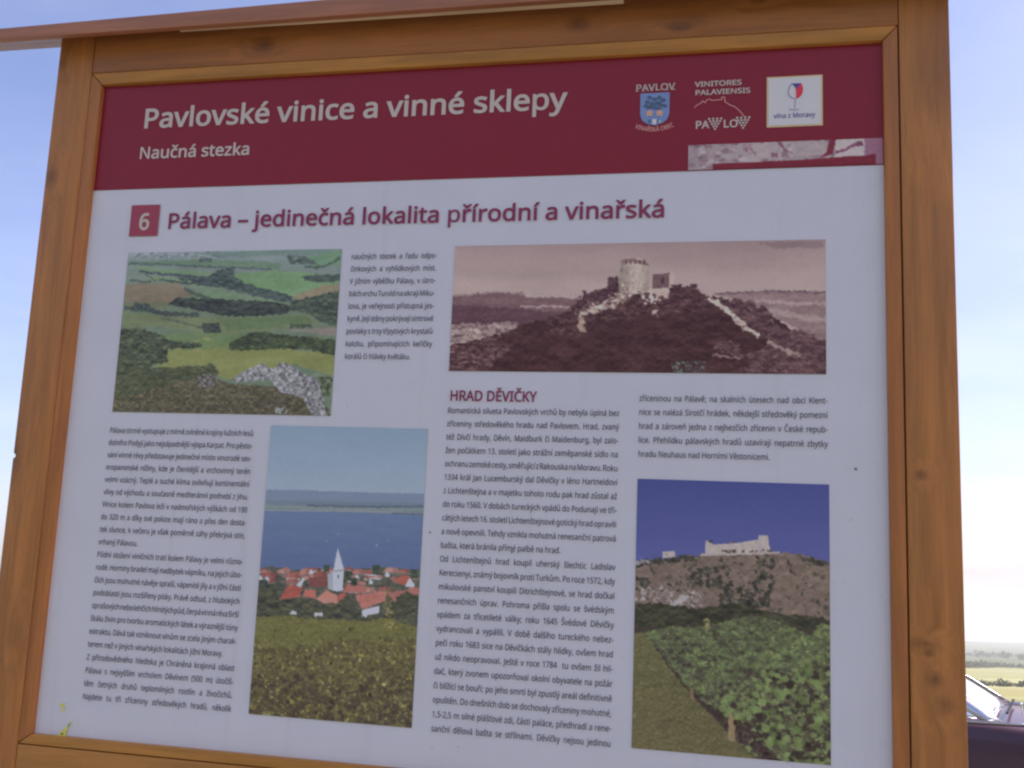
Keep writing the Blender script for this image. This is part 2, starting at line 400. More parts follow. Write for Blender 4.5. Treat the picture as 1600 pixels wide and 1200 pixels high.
def draw_castle():
    P = Print(500, 190, [(77, 60), (1521, 30), (1532, 558), (55, 549)], (150, 128, 140), 5)
    al = P.mask([(0, 0), (1600, 0), (1600, 800), (0, 800)])
    P.grad(al, (146, 122, 136), (166, 144, 156), 40, 210)
    P.c += P.fbm(70, 2, 4.)[..., None]*9
    P.poly([(1240, 42), (1510, 40), (1515, 66), (1330, 68)], (122, 100, 114), 6, 30, 6, 20, 4, a=.7)
    P.poly([(60, 258), (220, 239), (400, 246), (640, 248), (640, 340), (60, 380)], (112, 82, 96), 3, 20, 9, 10, 5)
    P.poly([(60, 288), (400, 310), (560, 320), (400, 370), (60, 370)], (88, 58, 74), 5, 20, 9, 12, 4)
    P.line([(350, 252), (460, 250), (575, 258)], 16, (164, 142, 154), 3)
    P.line([(70, 256), (220, 240), (350, 248)], 6, (140, 116, 130), 2)
    P.line([(330, 298), (430, 295), (530, 298)], 8, (156, 132, 146), 3)
    m = P.poly([(55, 366), (200, 360), (340, 352), (300, 400), (160, 420), (50, 444)], (144, 122, 132), 6, 18, 16, 8, 4)
    P.specks(m, 120, [(110, 84, 98), (166, 144, 154)], 3, 7, 2.)
    P.poly([(1080, 240), (1300, 236), (1530, 232), (1530, 440), (1320, 330), (1180, 270)], (134, 108, 122), 3, 20, 10, 12, 5)
    P.line([(1090, 244), (1320, 232), (1530, 238)], 7, (104, 80, 96), 3)
    P.line([(1250, 268), (1400, 282), (1530, 278)], 14, (156, 132, 146), 5)
    P.line([(1300, 310), (1420, 330), (1530, 346)], 22, (152, 130, 142), 7)
    P.line([(1400, 385), (1530, 410)], 18, (126, 100, 114), 6)
    hill = [(50, 450), (160, 426), (270, 398), (350, 366), (430, 342), (530, 312), (560, 268), (640, 232), (720, 216), (850, 230), (920, 214), (1000, 216), (1050, 244), (1130, 268), (1200, 276), (1270, 306), (1340, 342), (1420, 400), (1470, 432), (1540, 450), (1540, 580), (40, 580)]
    m = P.poly(hill, (64, 32, 50), 6, 16, 9, 20, 1.5)
    P.foliage(m, (50, 24, 34), (88, 56, 62), 17, 1., .32, 1.1)
    P.foliage(m, (44, 18, 28), (116, 82, 88), 60, 1.1, .36, 1.6, 3, .35)
    sl = P.mask([(420, 345), (560, 300), (760, 262), (1010, 222), (1100, 290), (900, 330), (640, 350), (500, 420)], 20)
    P.foliage(sl, (48, 22, 34), (138, 104, 112), 18, 1.1, .30, 1.2, 4, .7)
    k = P.mask([(50, 448), (230, 410), (310, 450), (240, 500), (180, 560), (50, 560)], 46, 44)
    P.foliage(k, (56, 28, 40), (148, 118, 124), 10, 1.2, .34, 1.4)
    k = P.mask([(1060, 260), (1200, 280), (1340, 345), (1540, 455), (1540, 570), (1180, 570), (1260, 470), (1290, 420), (1180, 340)], 40, 46)
    P.foliage(k, (60, 32, 46), (128, 98, 108), 15, 1.1, .40, 1.5)
    k = P.mask([(1080, 420), (1200, 430), (1210, 500), (1090, 490)], 8)
    P.specks(k, 60, [(104, 76, 88), (86, 58, 70)], 3, 6, 2.)
    m = P.poly([(548, 330), (580, 292), (640, 262), (700, 228), (790, 236), (760, 262), (690, 300), (620, 320), (560, 336)], (150, 124, 134), 12, 14, 26, 8, 1.)
    P.foliage(m, (64, 34, 48), (204, 184, 186), 14, 1.5, .52, .8)
    P.poly([(560, 345), (584, 334), (582, 370), (596, 402), (570, 396), (556, 368)], (160, 132, 136), 5, 10, 14)
    m = P.poly([(1050, 262), (1100, 268), (1140, 296), (1190, 338), (1226, 368), (1270, 404), (1256, 414), (1216, 388), (1170, 352), (1130, 310)], (182, 160, 166), 6, 12, 14)
    P.specks(m, 40, [(130, 100, 112), (206, 190, 192)], 3, 6)
    P.line([(1300, 430), (1360, 458), (1420, 482)], 14, (150, 124, 132), 8)
    P.line([(1030, 236), (1080, 258)], 12, (160, 136, 146), 8)
    P.line([(1080, 480), (1200, 497)], 6, (140, 112, 124), 4)
    P.specks(P.mask([(560, 250), (640, 230), (720, 200), (720, 235), (640, 290), (560, 310)], 6), 90, [(70, 40, 56), (84, 56, 70)], 5, 11)
    P.specks(P.mask([(576, 228), (594, 228), (594, 262), (576, 262)]), 16, [(74, 46, 60)], 5, 8)
    P.specks(P.mask([(672, 180), (715, 180), (715, 230), (672, 230)], 4), 60, [(66, 36, 52), (84, 56, 68)], 6, 10)
    P.warp(8., 12.)
    m = P.mask([(714, 240), (720, 180), (726, 112), (740, 106), (770, 103), (800, 108), (831, 126), (832, 180), (834, 236), (780, 246)], 2, 10)
    t = np.clip((P.X-716)/118, 0, 1)
    lum = 1-.32*np.abs(t-.62)/.62
    P.c[m] = (np.array([184, 162, 168])*lum[..., None]+P.fbm(12, 8)[..., None]*20)[m]
    P.poly([(724, 116), (770, 104), (832, 126), (832, 136), (770, 122), (724, 128)], (128, 98, 112), 2, 8, 8)
    for x in (742, 758, 776, 794, 812): P.poly([(x, 112), (x+7, 112), (x+7, 130), (x, 130)], (92, 62, 78), 1)
    P.specks(P.mask([(730, 205), (840, 205), (850, 250), (730, 250)], 6), 40, [(196, 176, 180), (130, 100, 112)], 3, 7)
    P.poly([(847, 226), (848, 170), (880, 167), (915, 163), (916, 222)], (104, 74, 88), 2, 8, 10, 8)
    P.poly([(912, 222), (914, 166), (924, 160), (934, 168), (932, 216)], (176, 152, 160), 2, 8, 8)
    P.poly([(882, 180), (892, 180), (892, 205), (882, 205)], (66, 38, 54), 1)
    P.poly([(836, 226), (916, 220), (914, 262), (870, 270), (830, 276)], (176, 152, 160), 4, 10, 14, 8)
    P.specks(P.mask([(830, 240), (910, 250), (870, 280), (810, 290), (800, 250)], 8), 40, [(80, 48, 64), (196, 176, 182)], 4, 8)
    P.specks(P.mask([(918, 210), (960, 206), (960, 240), (918, 244)], 4), 26, [(66, 36, 52)], 5, 9)
    P.specks(P.mask([(996, 206), (1024, 206), (1020, 224), (1000, 224)], 3), 18, [(70, 42, 58)], 5, 8)
    P.poly([(846, 312), (872, 304), (866, 322), (848, 328)], (176, 152, 158), 4, 8, 10)
    P.specks(P.mask([(930, 508), (1060, 508), (1060, 556), (930, 556)], 8), 130, [(84, 92, 98), (70, 62, 72), (110, 124, 126), (64, 40, 54)], 3, 6)
    P.gm = np.where(P.Y < 245, .10, .7)
    P.c *= np.array([1.03, 1.0, .91])
    return P.done(1, .95, .93, 8.)

def draw_village():
    P = Print(250, 440, [(103, 57), (672, 68), (605, 1151), (13, 1097)], (128, 142, 166), 7)
    al = P.mask([(0, 0), (800, 0), (800, 1200), (0, 1200)])
    P.grad(al, (124, 142, 166), (142, 152, 174), 60, 300)
    P.c += P.fbm(60, 2, 3.)[..., None]*2
    P.poly([(50, 286), (200, 290), (420, 298), (690, 304), (690, 350), (50, 345)], (114, 124, 152), 2, 20, 3, 10, 5)
    P.poly([(50, 326), (350, 330), (690, 336), (690, 380), (50, 364)], (108, 118, 138), 3, 20, 6, 8, 6)
    P.line([(60, 348), (300, 354), (690, 362)], 10, (122, 130, 132), 3)
    P.line([(230, 346), (420, 350), (690, 350)], 8, (86, 98, 116), 3)
    P.line([(60, 362), (320, 364), (560, 370), (690, 378)], 5, (136, 136, 138), 2)
    P.line([(540, 374), (690, 379)], 6, (84, 94, 104), 2)
    m = P.mask([(40, 364), (320, 368), (690, 382), (690, 610), (40, 600)], 1)
    P.grad(m, (96, 110, 150), (82, 96, 140), 370, 590)
    P.c[m] += (P.fbm(14, 4, 5.)[..., None]*3)[m]
    for x, y in ((342, 448), (482, 490), (524, 470), (300, 476)): P.specks(P.mask([(x-4, y-3), (x+4, y-3), (x+4, y+3), (x-4, y+3)]), 2, [(170, 176, 190)], 2, 3)
    m = P.poly([(40, 572), (100, 566), (180, 576), (300, 574), (420, 574), (520, 568), (650, 580), (650, 790), (30, 790)], (84, 76, 74), 6, 16, 10, 12, 1.5)
    P.foliage(m, (56, 58, 56), (118, 112, 96), 14)
    RF = [(164, 92, 86), (174, 108, 100), (150, 82, 78), (182, 124, 116)]
    roofs = [(60, 586, 60, 24), (120, 574, 44, 22), (150, 592, 60, 22), (200, 576, 46, 26), (250, 584, 56, 26), (232, 606, 60, 26), (150, 610, 52, 20), (390, 576, 50, 22), (440, 578, 44, 22), (505, 570, 60, 24), (560, 576, 40, 18), (375, 600, 44, 22), (70, 606, 50, 22), (420, 640, 60, 24), (360, 628, 70, 34), (590, 640, 50, 26), (480, 640, 60, 20)]
    roofs = [(45+P.rng.rand()*560, 568+P.rng.rand()*60, 22+P.rng.rand()*22, 11+P.rng.rand()*9) for _ in range(46)]+roofs
    for i, (x, y, w, h) in enumerate(roofs):
        P.poly([(x+w*.2, y), (x+w*.85, y), (x+w, y+h*.75), (x, y+h*.7)], RF[i % 4], 2, 10, 8)
        if i > 8: P.poly([(x+w*.55, y+h*.1), (x+w*.85, y), (x+w, y+h*.75), (x+w*.62, y+h*.72)], np.array(RF[i % 4])*.86, 1, 10, 6)
        P.poly([(x+w*.1, y+h*.7), (x+w*.9, y+h*.75), (x+w*.9, y+h), (x+w*.1, y+h)], (178, 174, 182) if i % 3 == 0 else (120, 104, 104), 2, 8, 8)
    P.poly([(235, 605), (300, 600), (308, 640), (240, 640)], (124, 68, 68), 2)
    P.poly([(128, 684), (160, 634), (214, 640), (200, 676)], (168, 78, 70), 3, 10, 10)
    P.poly([(190, 634), (216, 606), (222, 612), (206, 640)], (190, 184, 190), 1)
    P.poly([(212, 672), (222, 650), (258, 650), (262, 682)], (186, 98, 88), 3, 10, 8)
    P.poly([(262, 682), (300, 650), (340, 670), (340, 700), (290, 698)], (196, 120, 108), 3, 10, 8)
    P.poly([(336, 690), (345, 664), (372, 662), (366, 690)], (178, 84, 78), 2)
    P.poly([(356, 660), (380, 628), (450, 640), (440, 662)], (172, 100, 94), 3, 10, 10)
    P.poly([(400, 670), (520, 652), (512, 690), (428, 722)], (178, 102, 94), 3, 10, 9)
    P.poly([(428, 722), (490, 708), (490, 734), (428, 744)], (196, 190, 194), 2)
    P.poly([(445, 726), (452, 724), (452, 738), (445, 740)], (90, 80, 84), 1)
    P.poly([(470, 716), (477, 715), (477, 732), (470, 734)], (90, 80, 84), 1)
    P.poly([(540, 620), (568, 600), (600, 600), (616, 628), (590, 636)], (168, 84, 70), 2)
    P.poly([(584, 638), (600, 606), (618, 628), (618, 640)], (192, 188, 192), 1)
    P.poly([(520, 660), (640, 642), (640, 670), (540, 690)], (166, 98, 90), 4, 10, 10)
    for x, y in ((84, 606), (60, 602), (244, 580), (410, 600), (520, 590), (330, 600), (460, 616)): P.poly([(x-8, y+6), (x, y-7), (x+8, y+6), (x+7, y+12), (x-7, y+12)], (190, 188, 194), 1)
    for x, y, r in ((478, 576, 14), (300, 572, 10), (376, 596, 16), (400, 618, 12), (60, 640, 26), (100, 650, 22), (620, 590, 14)): P.specks(P.mask([(x-r, y-r), (x+r, y-r), (x+r, y+r*1.4), (x-r, y+r*1.4)], 3), 60, [(58, 66, 60), (72, 78, 68)], 4, 9)
    m = P.poly([(30, 640), (110, 630), (130, 690), (180, 684), (260, 690), (330, 704), (380, 666), (400, 700), (430, 748), (540, 740), (530, 700), (640, 660), (640, 800), (20, 760)], (72, 72, 62), 8, 14, 10)
    P.foliage(m, (46, 48, 46), (106, 102, 78), 18)
    P.poly([(428, 722), (490, 708), (490, 734), (428, 744)], (196, 190, 194), 2)
    P.poly([(165, 724), (190, 726), (190, 740), (165, 738)], (170, 170, 176), 1)
    P.poly([(255, 732), (285, 732), (285, 746), (255, 744)], (176, 176, 180), 1)
    P.poly([(322, 584), (362, 578), (358, 652), (340, 656), (304, 646), (308, 592), (322, 588)], (186, 188, 200), 1, 8, 3)
    P.poly([(341, 500), (364, 578), (324, 584)], (176, 178, 190), 1, 8, 3)
    P.poly([(341, 500), (346, 520), (352, 580), (324, 584)], (192, 194, 204), 1, 8, 3)
    P.poly([(304, 592), (322, 588), (324, 648), (304, 646)], (150, 152, 166), 1)
    P.poly([(339, 596), (345, 596), (345, 608), (339, 608)], (70, 70, 84), .5)
    P.poly([(321, 580), (364, 575), (364, 582), (321, 587)], (140, 142, 156), .5)
    m = P.mask([(20, 745), (160, 744), (300, 756), (420, 760), (520, 752), (640, 790), (640, 1180), (0, 1180)], 5)
    t = np.clip((P.Y-750)/380, 0, 1)
    P.grad(m, (122, 116, 60), (88, 74, 50), 750, 1100)
    P.c[m] += (P.fbm(10, 4, 2.)[..., None]*12)[m]
    sc = lambda x, y: .45+.9*max(0, min(1, (y-750)/380))
    P.foliage(m, (88, 82, 48), (132, 124, 66), 8, .8)
    P.specks(m, 900, [(92, 86, 48), (128, 120, 62), (104, 100, 54), (72, 62, 44)], 3, 7, tall=sc)
    m2 = m & (P.Y > 840+P.fbm(50, 77)*40)
    P.foliage(m2, (66, 54, 44), (128, 116, 66), 12, 1.1, .44, 1.1, 0, .85)
    m3 = m & (P.Y > 980+P.fbm(60, 78)*60)
    P.foliage(m3, (56, 44, 42), (124, 110, 66), 17, 1.2, .40, 1.1, 0, .8)
    P.specks(m2, 500, [(66, 52, 44), (112, 104, 56), (90, 84, 50), (136, 124, 66), (60, 48, 46)], 3, 7, tall=sc)
    P.specks(m2, 300, [(176, 152, 74), (160, 140, 66), (150, 136, 90)], 2, 4.5)
    for x, y, r in ((50, 660, 34), (100, 668, 26), (20, 700, 30), (590, 690, 40), (624, 700, 30), (230, 700, 26), (310, 716, 24), (150, 712, 24)):
        P.foliage(P.mask([(x+r*math.cos(q_), y+r*.8*math.sin(q_)) for q_ in np.arange(0, 6.2, .5)], 9, 12), (50, 50, 46), (112, 106, 78), 13)
    keep = P.c.copy(); P.warp(7., 9.); P.c = np.where((P.Y > 742)[..., None], P.c, keep)
    P.specks(P.mask([(505, 640), (530, 640), (555, 800), (505, 800)], 6), 60, [(150, 128, 70), (110, 106, 60), (90, 86, 56)], 3, 6)
    P.gm = np.where(P.Y < 575, .05, .6)
    return P.done(1, .84, .93, 6.)

def draw_vineyard():
    P = Print(300, 430, [(68, 45), (833, 68), (837, 1192), (42, 1125)], (72, 74, 142), 9)
    al = P.mask([(0, 0), (900, 0), (900, 1300), (0, 1300)])
    P.grad(al, (68, 72, 140), (86, 86, 152), 60, 370)
    P.c += P.fbm(60, 2, 3.)[..., None]*2
    hill = [(40, 376), (100, 372), (170, 364), (240, 358), (330, 348), (420, 346), (600, 342), (660, 342), (740, 356), (850, 384), (850, 700), (40, 700)]
    m = P.poly(hill, (122, 98, 90), 4, 16, 10, 24, 1.5)
    P.specks(m, 500, [(108, 86, 80), (136, 110, 100), (116, 96, 84)], 4, 12)
    P.foliage(m, (88, 70, 64), (154, 126, 114), 22, .8, .5, 1.2, 0, .7)
    P.specks(m, 170, [(72, 66, 60), (62, 58, 52), (84, 76, 64)], 4, 11)
    for q, n in (([(250, 400), (450, 390), (440, 500), (270, 480)], 60), ([(520, 350), (620, 360), (600, 560), (480, 560), (540, 440)], 90), ([(60, 370), (330, 352), (300, 372), (60, 400)], 80), ([(380, 500), (480, 480), (600, 560), (400, 570)], 70), ([(700, 352), (840, 378), (840, 396), (740, 376)], 40), ([(60, 440), (130, 440), (130, 500), (60, 500)], 30)):
        P.specks(P.mask(q, 10), n, [(64, 60, 54), (74, 70, 58), (58, 52, 50)], 6, 13)
    P.specks(P.mask([(56, 480), (160, 470), (330, 500), (320, 560), (56, 550)], 10), 120, [(166, 150, 150), (150, 132, 132), (120, 100, 98)], 4, 11)
    P.poly([(190, 556), (240, 506), (280, 520), (240, 548)], (170, 154, 156), 4, 10, 10)
    P.specks(P.mask([(60, 372), (120, 370), (120, 385), (60, 390)], 3), 20, [(160, 148, 152)], 4, 7)
    P.warp(8., 14.)
    P.poly([(338, 348), (340, 298), (346, 292), (350, 300), (364, 299), (368, 310), (430, 306), (476, 302), (520, 294), (548, 290), (549, 274), (560, 271), (588, 272), (592, 310), (598, 338), (560, 346), (440, 348)], (180, 160, 156), 1.5, 10, 14, 10, 1.2)
    P.poly([(549, 274), (560, 274), (562, 344), (549, 344)], (170, 154, 160), .5)
    P.poly([(338, 312), (352, 306), (352, 346), (338, 348)], (176, 160, 166), .5)
    P.specks(P.mask([(352, 292), (370, 292), (370, 304), (352, 304)]), 8, [(84, 70, 80)], 4, 6)
    P.specks(P.mask([(400, 330), (600, 330), (600, 346), (400, 346)], 3), 26, [(70, 62, 56), (84, 74, 66)], 5, 9)
    P.specks(P.mask([(430, 296), (460, 294), (460, 304), (430, 306)]), 8, [(110, 90, 92)], 3, 5)
    P.specks(P.mask([(540, 298), (546, 298), (546, 306), (540, 306)]), 4, [(120, 80, 80)], 2, 3)
    P.poly([(322, 346), (632, 338), (632, 346), (322, 356)], (172, 152, 150), 4, 10, 10)
    P.poly([(168, 338), (214, 336), (218, 340), (218, 360), (168, 363)], (178, 160, 158), 1.5, 8, 10, 8)
    P.poly([(180, 346), (186, 346), (186, 354), (180, 354)], (130, 110, 116), .5)
    m = P.poly([(40, 548), (150, 544), (300, 566), (450, 540), (600, 580), (740, 596), (850, 608), (850, 690), (560, 670), (300, 650), (110, 656), (40, 652)], (62, 58, 48), 9, 16, 8)
    P.foliage(m, (42, 40, 36), (88, 84, 60), 22)
    P.poly([(40, 640), (860, 640), (860, 1220), (20, 1220)], (66, 54, 48), 2, 16, 8)
    vine = [(98, 656), (200, 640), (340, 636), (430, 610), (520, 592), (600, 606), (680, 640), (760, 664), (800, 620), (850, 640), (850, 1220), (620, 1200), (540, 1160), (470, 1100), (400, 1010), (300, 920), (240, 850), (160, 740), (110, 690)]
    m = P.poly(vine, (74, 66, 52), 8, 16, 10)
    sc = lambda x, y: .3+1.1*max(0, min(1, ((x-100)/700*.5+(y-640)/520*.6)))
    G = [(100, 114, 62), (118, 136, 70), (88, 98, 56), (130, 144, 78), (106, 120, 70), (90, 96, 60)]
    P.foliage(m, (62, 54, 48), (108, 122, 74), 20)
    P.specks(m, 800, G, 7, 16, tall=sc, a=.85)
    lo = m & (P.Y > 760+(P.X-300)*.25+P.fbm(40, 17)*90)
    P.specks(lo, 380, [(64, 46, 50), (56, 38, 46), (74, 58, 54)], 7, 18, tall=sc)
    P.specks(m, 430, G, 6, 15, tall=sc, a=.85)
    P.foliage(m, (58, 46, 46), (136, 150, 96), 26, 1.5, .46, 1.1, 9, .45)
    big = m & (P.Y+P.X*.45 > 1120+P.fbm(60, 61)*90)
    P.foliage(big, (58, 42, 42), (134, 146, 88), 32, 1.6, .44, 1.0, 12, .6)
    P.specks(big, 300, [(116, 132, 72), (128, 144, 84), (98, 112, 64), (62, 46, 46), (54, 38, 42)], 8, 15, 1.1, a=.7)
    P.specks(m, 130, [(150, 148, 80), (166, 150, 96), (134, 140, 96)], 2, 5)
    sh = P.mask([(150, 740), (240, 850), (320, 930), (420, 1000), (480, 1010), (620, 1150), (640, 1200), (560, 1170), (470, 1100), (400, 1020), (290, 920), (220, 850)], 8)
    P.specks(sh, 260, [(58, 40, 44), (66, 46, 48), (76, 62, 52)], 6, 12)
    P.specks(P.mask([(330, 600), (352, 600), (352, 660), (330, 660)], 4), 16, [(150, 136, 84)], 4, 6)
    g = P.mask([(30, 660), (98, 662), (150, 740), (220, 836), (300, 930), (400, 1030), (470, 1110), (560, 1180), (20, 1160)], 6)
    P.grad(g, (98, 102, 62), (108, 92, 62), 680, 1100)
    P.c[g] += (P.fbm(16, 4, 1.)[..., None]*12)[g]
    P.foliage(g, (76, 72, 46), (134, 116, 76), 12, 1., .45, .8, 0, .75)
    P.specks(g, 400, [(92, 94, 56), (126, 98, 66), (84, 80, 54), (108, 104, 62)], 3, 5, .6)
    P.specks(g, 90, [(160, 122, 80), (140, 116, 70)], 2, 4)
    P.specks(P.mask([(60, 650), (140, 690), (240, 830), (220, 840), (100, 680)], 5), 60, [(84, 74, 70), (74, 66, 58)], 3, 6)
    P.poly([(428, 990), (440, 984), (450, 992), (456, 1094), (428, 1094)], (146, 118, 84), 1, 8, 6)
    P.poly([(278, 880), (286, 878), (290, 928), (278, 928)], (132, 104, 80), 1, 8, 6)
    keep = P.c.copy(); P.warp(7., 12.); P.c = np.where((P.Y > 600)[..., None], P.c, keep)
    P.gm = np.where(P.Y < 345, .05, .6)
    return P.done(1, .86, .89, 6.)

def draw_strip():
    P = Print(264, 38, [(430, 510), (1525, 450), (1530, 605), (412, 635)], (140, 122, 126), 13)
    P.c += P.fbm(60, 3)[..., None]*18
    al = P.X > -1e9
    P.poly([(412, 640), (430, 505), (520, 500), (540, 640)], (132, 114, 120), 6, 20, 18, 12, 1.)
    P.specks(al, 160, [(122, 100, 108), (152, 134, 138), (116, 88, 98)], 4, 14, 1.8)
    P.poly([(1225, 470), (1400, 458), (1402, 560), (1210, 565)], (160, 144, 146), 5, 20, 10)
    P.poly([(700, 500), (880, 485), (900, 560), (720, 585)], (146, 128, 132), 8, 20, 12)
    P.poly([(960, 490), (1150, 478), (1130, 555), (960, 565)], (144, 126, 130), 8, 20, 14)
    P.line([(880, 492), (910, 505), (930, 540), (935, 560)], 22, (112, 70, 88), 6)
    P.poly([(1185, 465), (1225, 465), (1200, 545), (1120, 575), (1160, 540)], (100, 30, 42), 4)
    P.line([(1215, 538), (1270, 528), (1320, 502), (1390, 482)], 16, (112, 62, 84), 6)
    P.specks(P.mask([(1340, 475), (1395, 470), (1395, 500), (1340, 505)], 4), 26, [(104, 54, 76)], 5, 9)
    P.specks(P.mask([(840, 545), (880, 540), (880, 570), (840, 570)], 4), 20, [(110, 66, 84)], 5, 9)
    P.specks(P.mask([(700, 505), (760, 500), (760, 560), (700, 560)], 6), 26, [(120, 82, 98)], 4, 9)
    P.poly([(1402, 440), (1540, 440), (1540, 620), (1478, 620), (1470, 552), (1402, 560)], (126, 84, 104), 3, 20, 6)
    P.poly([(535, 602), (900, 586), (1130, 573), (1280, 562), (1380, 558), (1474, 545), (1476, 625), (535, 650)], (98, 22, 34), 2)
    return P.done(1, 1., 1., 0.)

LEFT="""Pálava strmě vystupuje z mírně zvlněné krajiny lužních lesů
dolního Podyjí jako nejzápadnější výspa Karpat. Pro pěsto-
vání vinné révy představuje jedinečné místo vinorodé sev-
eropanonské nížiny, kde je členitější a vrchovinný terén
velmi vzácný. Teplé a suché klima ovlivňují kontinentální
vlivy od východu a současně mediteránní podnebí z jihu.
Vinice kolem Pavlova leží v nadmořských výškách od 190
do 320 m a díky své poloze mají ráno a přes den dosta-
tek slunce, k večeru je však poměrně záhy překrývá stín,
vrhaný Pálavou.|
Půdní složení viničních tratí kolem Pálavy je velmi různo-
rodé. Horniny bradel mají nadbytek vápníku, na jejich úbo-
čích jsou mohutné návěje spraší, vápenité jíly a v jižní části
podoblasti jsou rozšířeny písky. Právě odtud, z hlubokých
sprašových nebo lehčích hlinitých půd, čerpá vinná réva širší
škálu živin pro tvorbu aromatických látek a výraznější tóny
extraktu. Dává tak vzniknout vínům se zcela jiným charak-
terem než v jiných vinařských lokalitách jižní Moravy.|
Z přírodovědného hlediska je Chráněná krajinná oblast
Pálava s nejvyšším vrcholem Děvínem (500 m) útočiš-
těm četných druhů teplomilných rostlin a živočichů.
Najdete tu tři zříceniny středověkých hradů, několik"""
MID="""naučných stezek a řadu odpo-
činkových a vyhlídkových míst.
V jižním výběžku Pálavy, v útro-
bách vrchu Turold na okraji Miku-
lova, je veřejnosti přístupná jes-
kyně. Její stěny pokrývají sintrové
povlaky s trsy třpytivých krystalů
kalcitu, připomínajících keříčky
korálů či hlávky květáku.|"""
CASTLE="""Romantická silueta Pavlovských vrchů by nebyla úplná bez
zříceniny středověkého hradu nad Pavlovem. Hrad, zvaný
též Dívčí hrady, Děvín, Maidburk či Maidenburg, byl zalo-
žen počátkem 13. století jako strážní zeměpanské sídlo na
ochranu zemské cesty, směřující z Rakouska na Moravu. Roku
1334 král Jan Lucemburský dal Děvičky v léno Hartneidovi
z Lichtenštejna a v majetku tohoto rodu pak hrad zůstal až
do roku 1560. V dobách tureckých vpádů do Podunají ve tři-
cátých letech 16. století Lichtenštejnové gotický hrad opravili
a nově opevnili. Tehdy vznikla mohutná renesanční patrová
bašta, která bránila přímé palbě na hrad.|
Od Lichtenštejnů hrad koupil uherský šlechtic Ladislav
Kerecsenyi, známý bojovník proti Turkům. Po roce 1572, kdy
mikulovské panství koupili Ditrichštejnové, se hrad dočkal
renesančních úprav. Pohroma přišla spolu se švédským
vpádem za třicetileté války; roku 1645 Švédové Děvičky
vydrancovali a vypálili. V době dalšího tureckého nebez-
pečí roku 1683 sice na Děvičkách stály hlídky, ovšem hrad
už nikdo neopravoval. Ještě v roce 1784  tu ovšem žil hlí-
dač, který zvonem upozorňoval okolní obyvatele na požár
či blížící se bouři; po jeho smrti byl zpustlý areál definitivně
opuštěn. Do dnešních dob se dochovaly zříceniny mohutné,
1,5-2,5 m silné plášťové zdi, části paláce, předhradí a rene-
sanční dělová bašta se střílnami. Děvičky nejsou jedinou"""
RIGHT="""zříceninou na Pálavě; na skalních útesech nad obcí Klent-
nice se nalézá Sirotčí hrádek, někdejší středověký pomezní
hrad a zároveň jedna z nejhezčích zřícenin v České repub-
lice. Přehlídku pálavských hradů uzavírají nepatrné zbytky
hradu Neuhaus nad Horními Věstonicemi.|"""
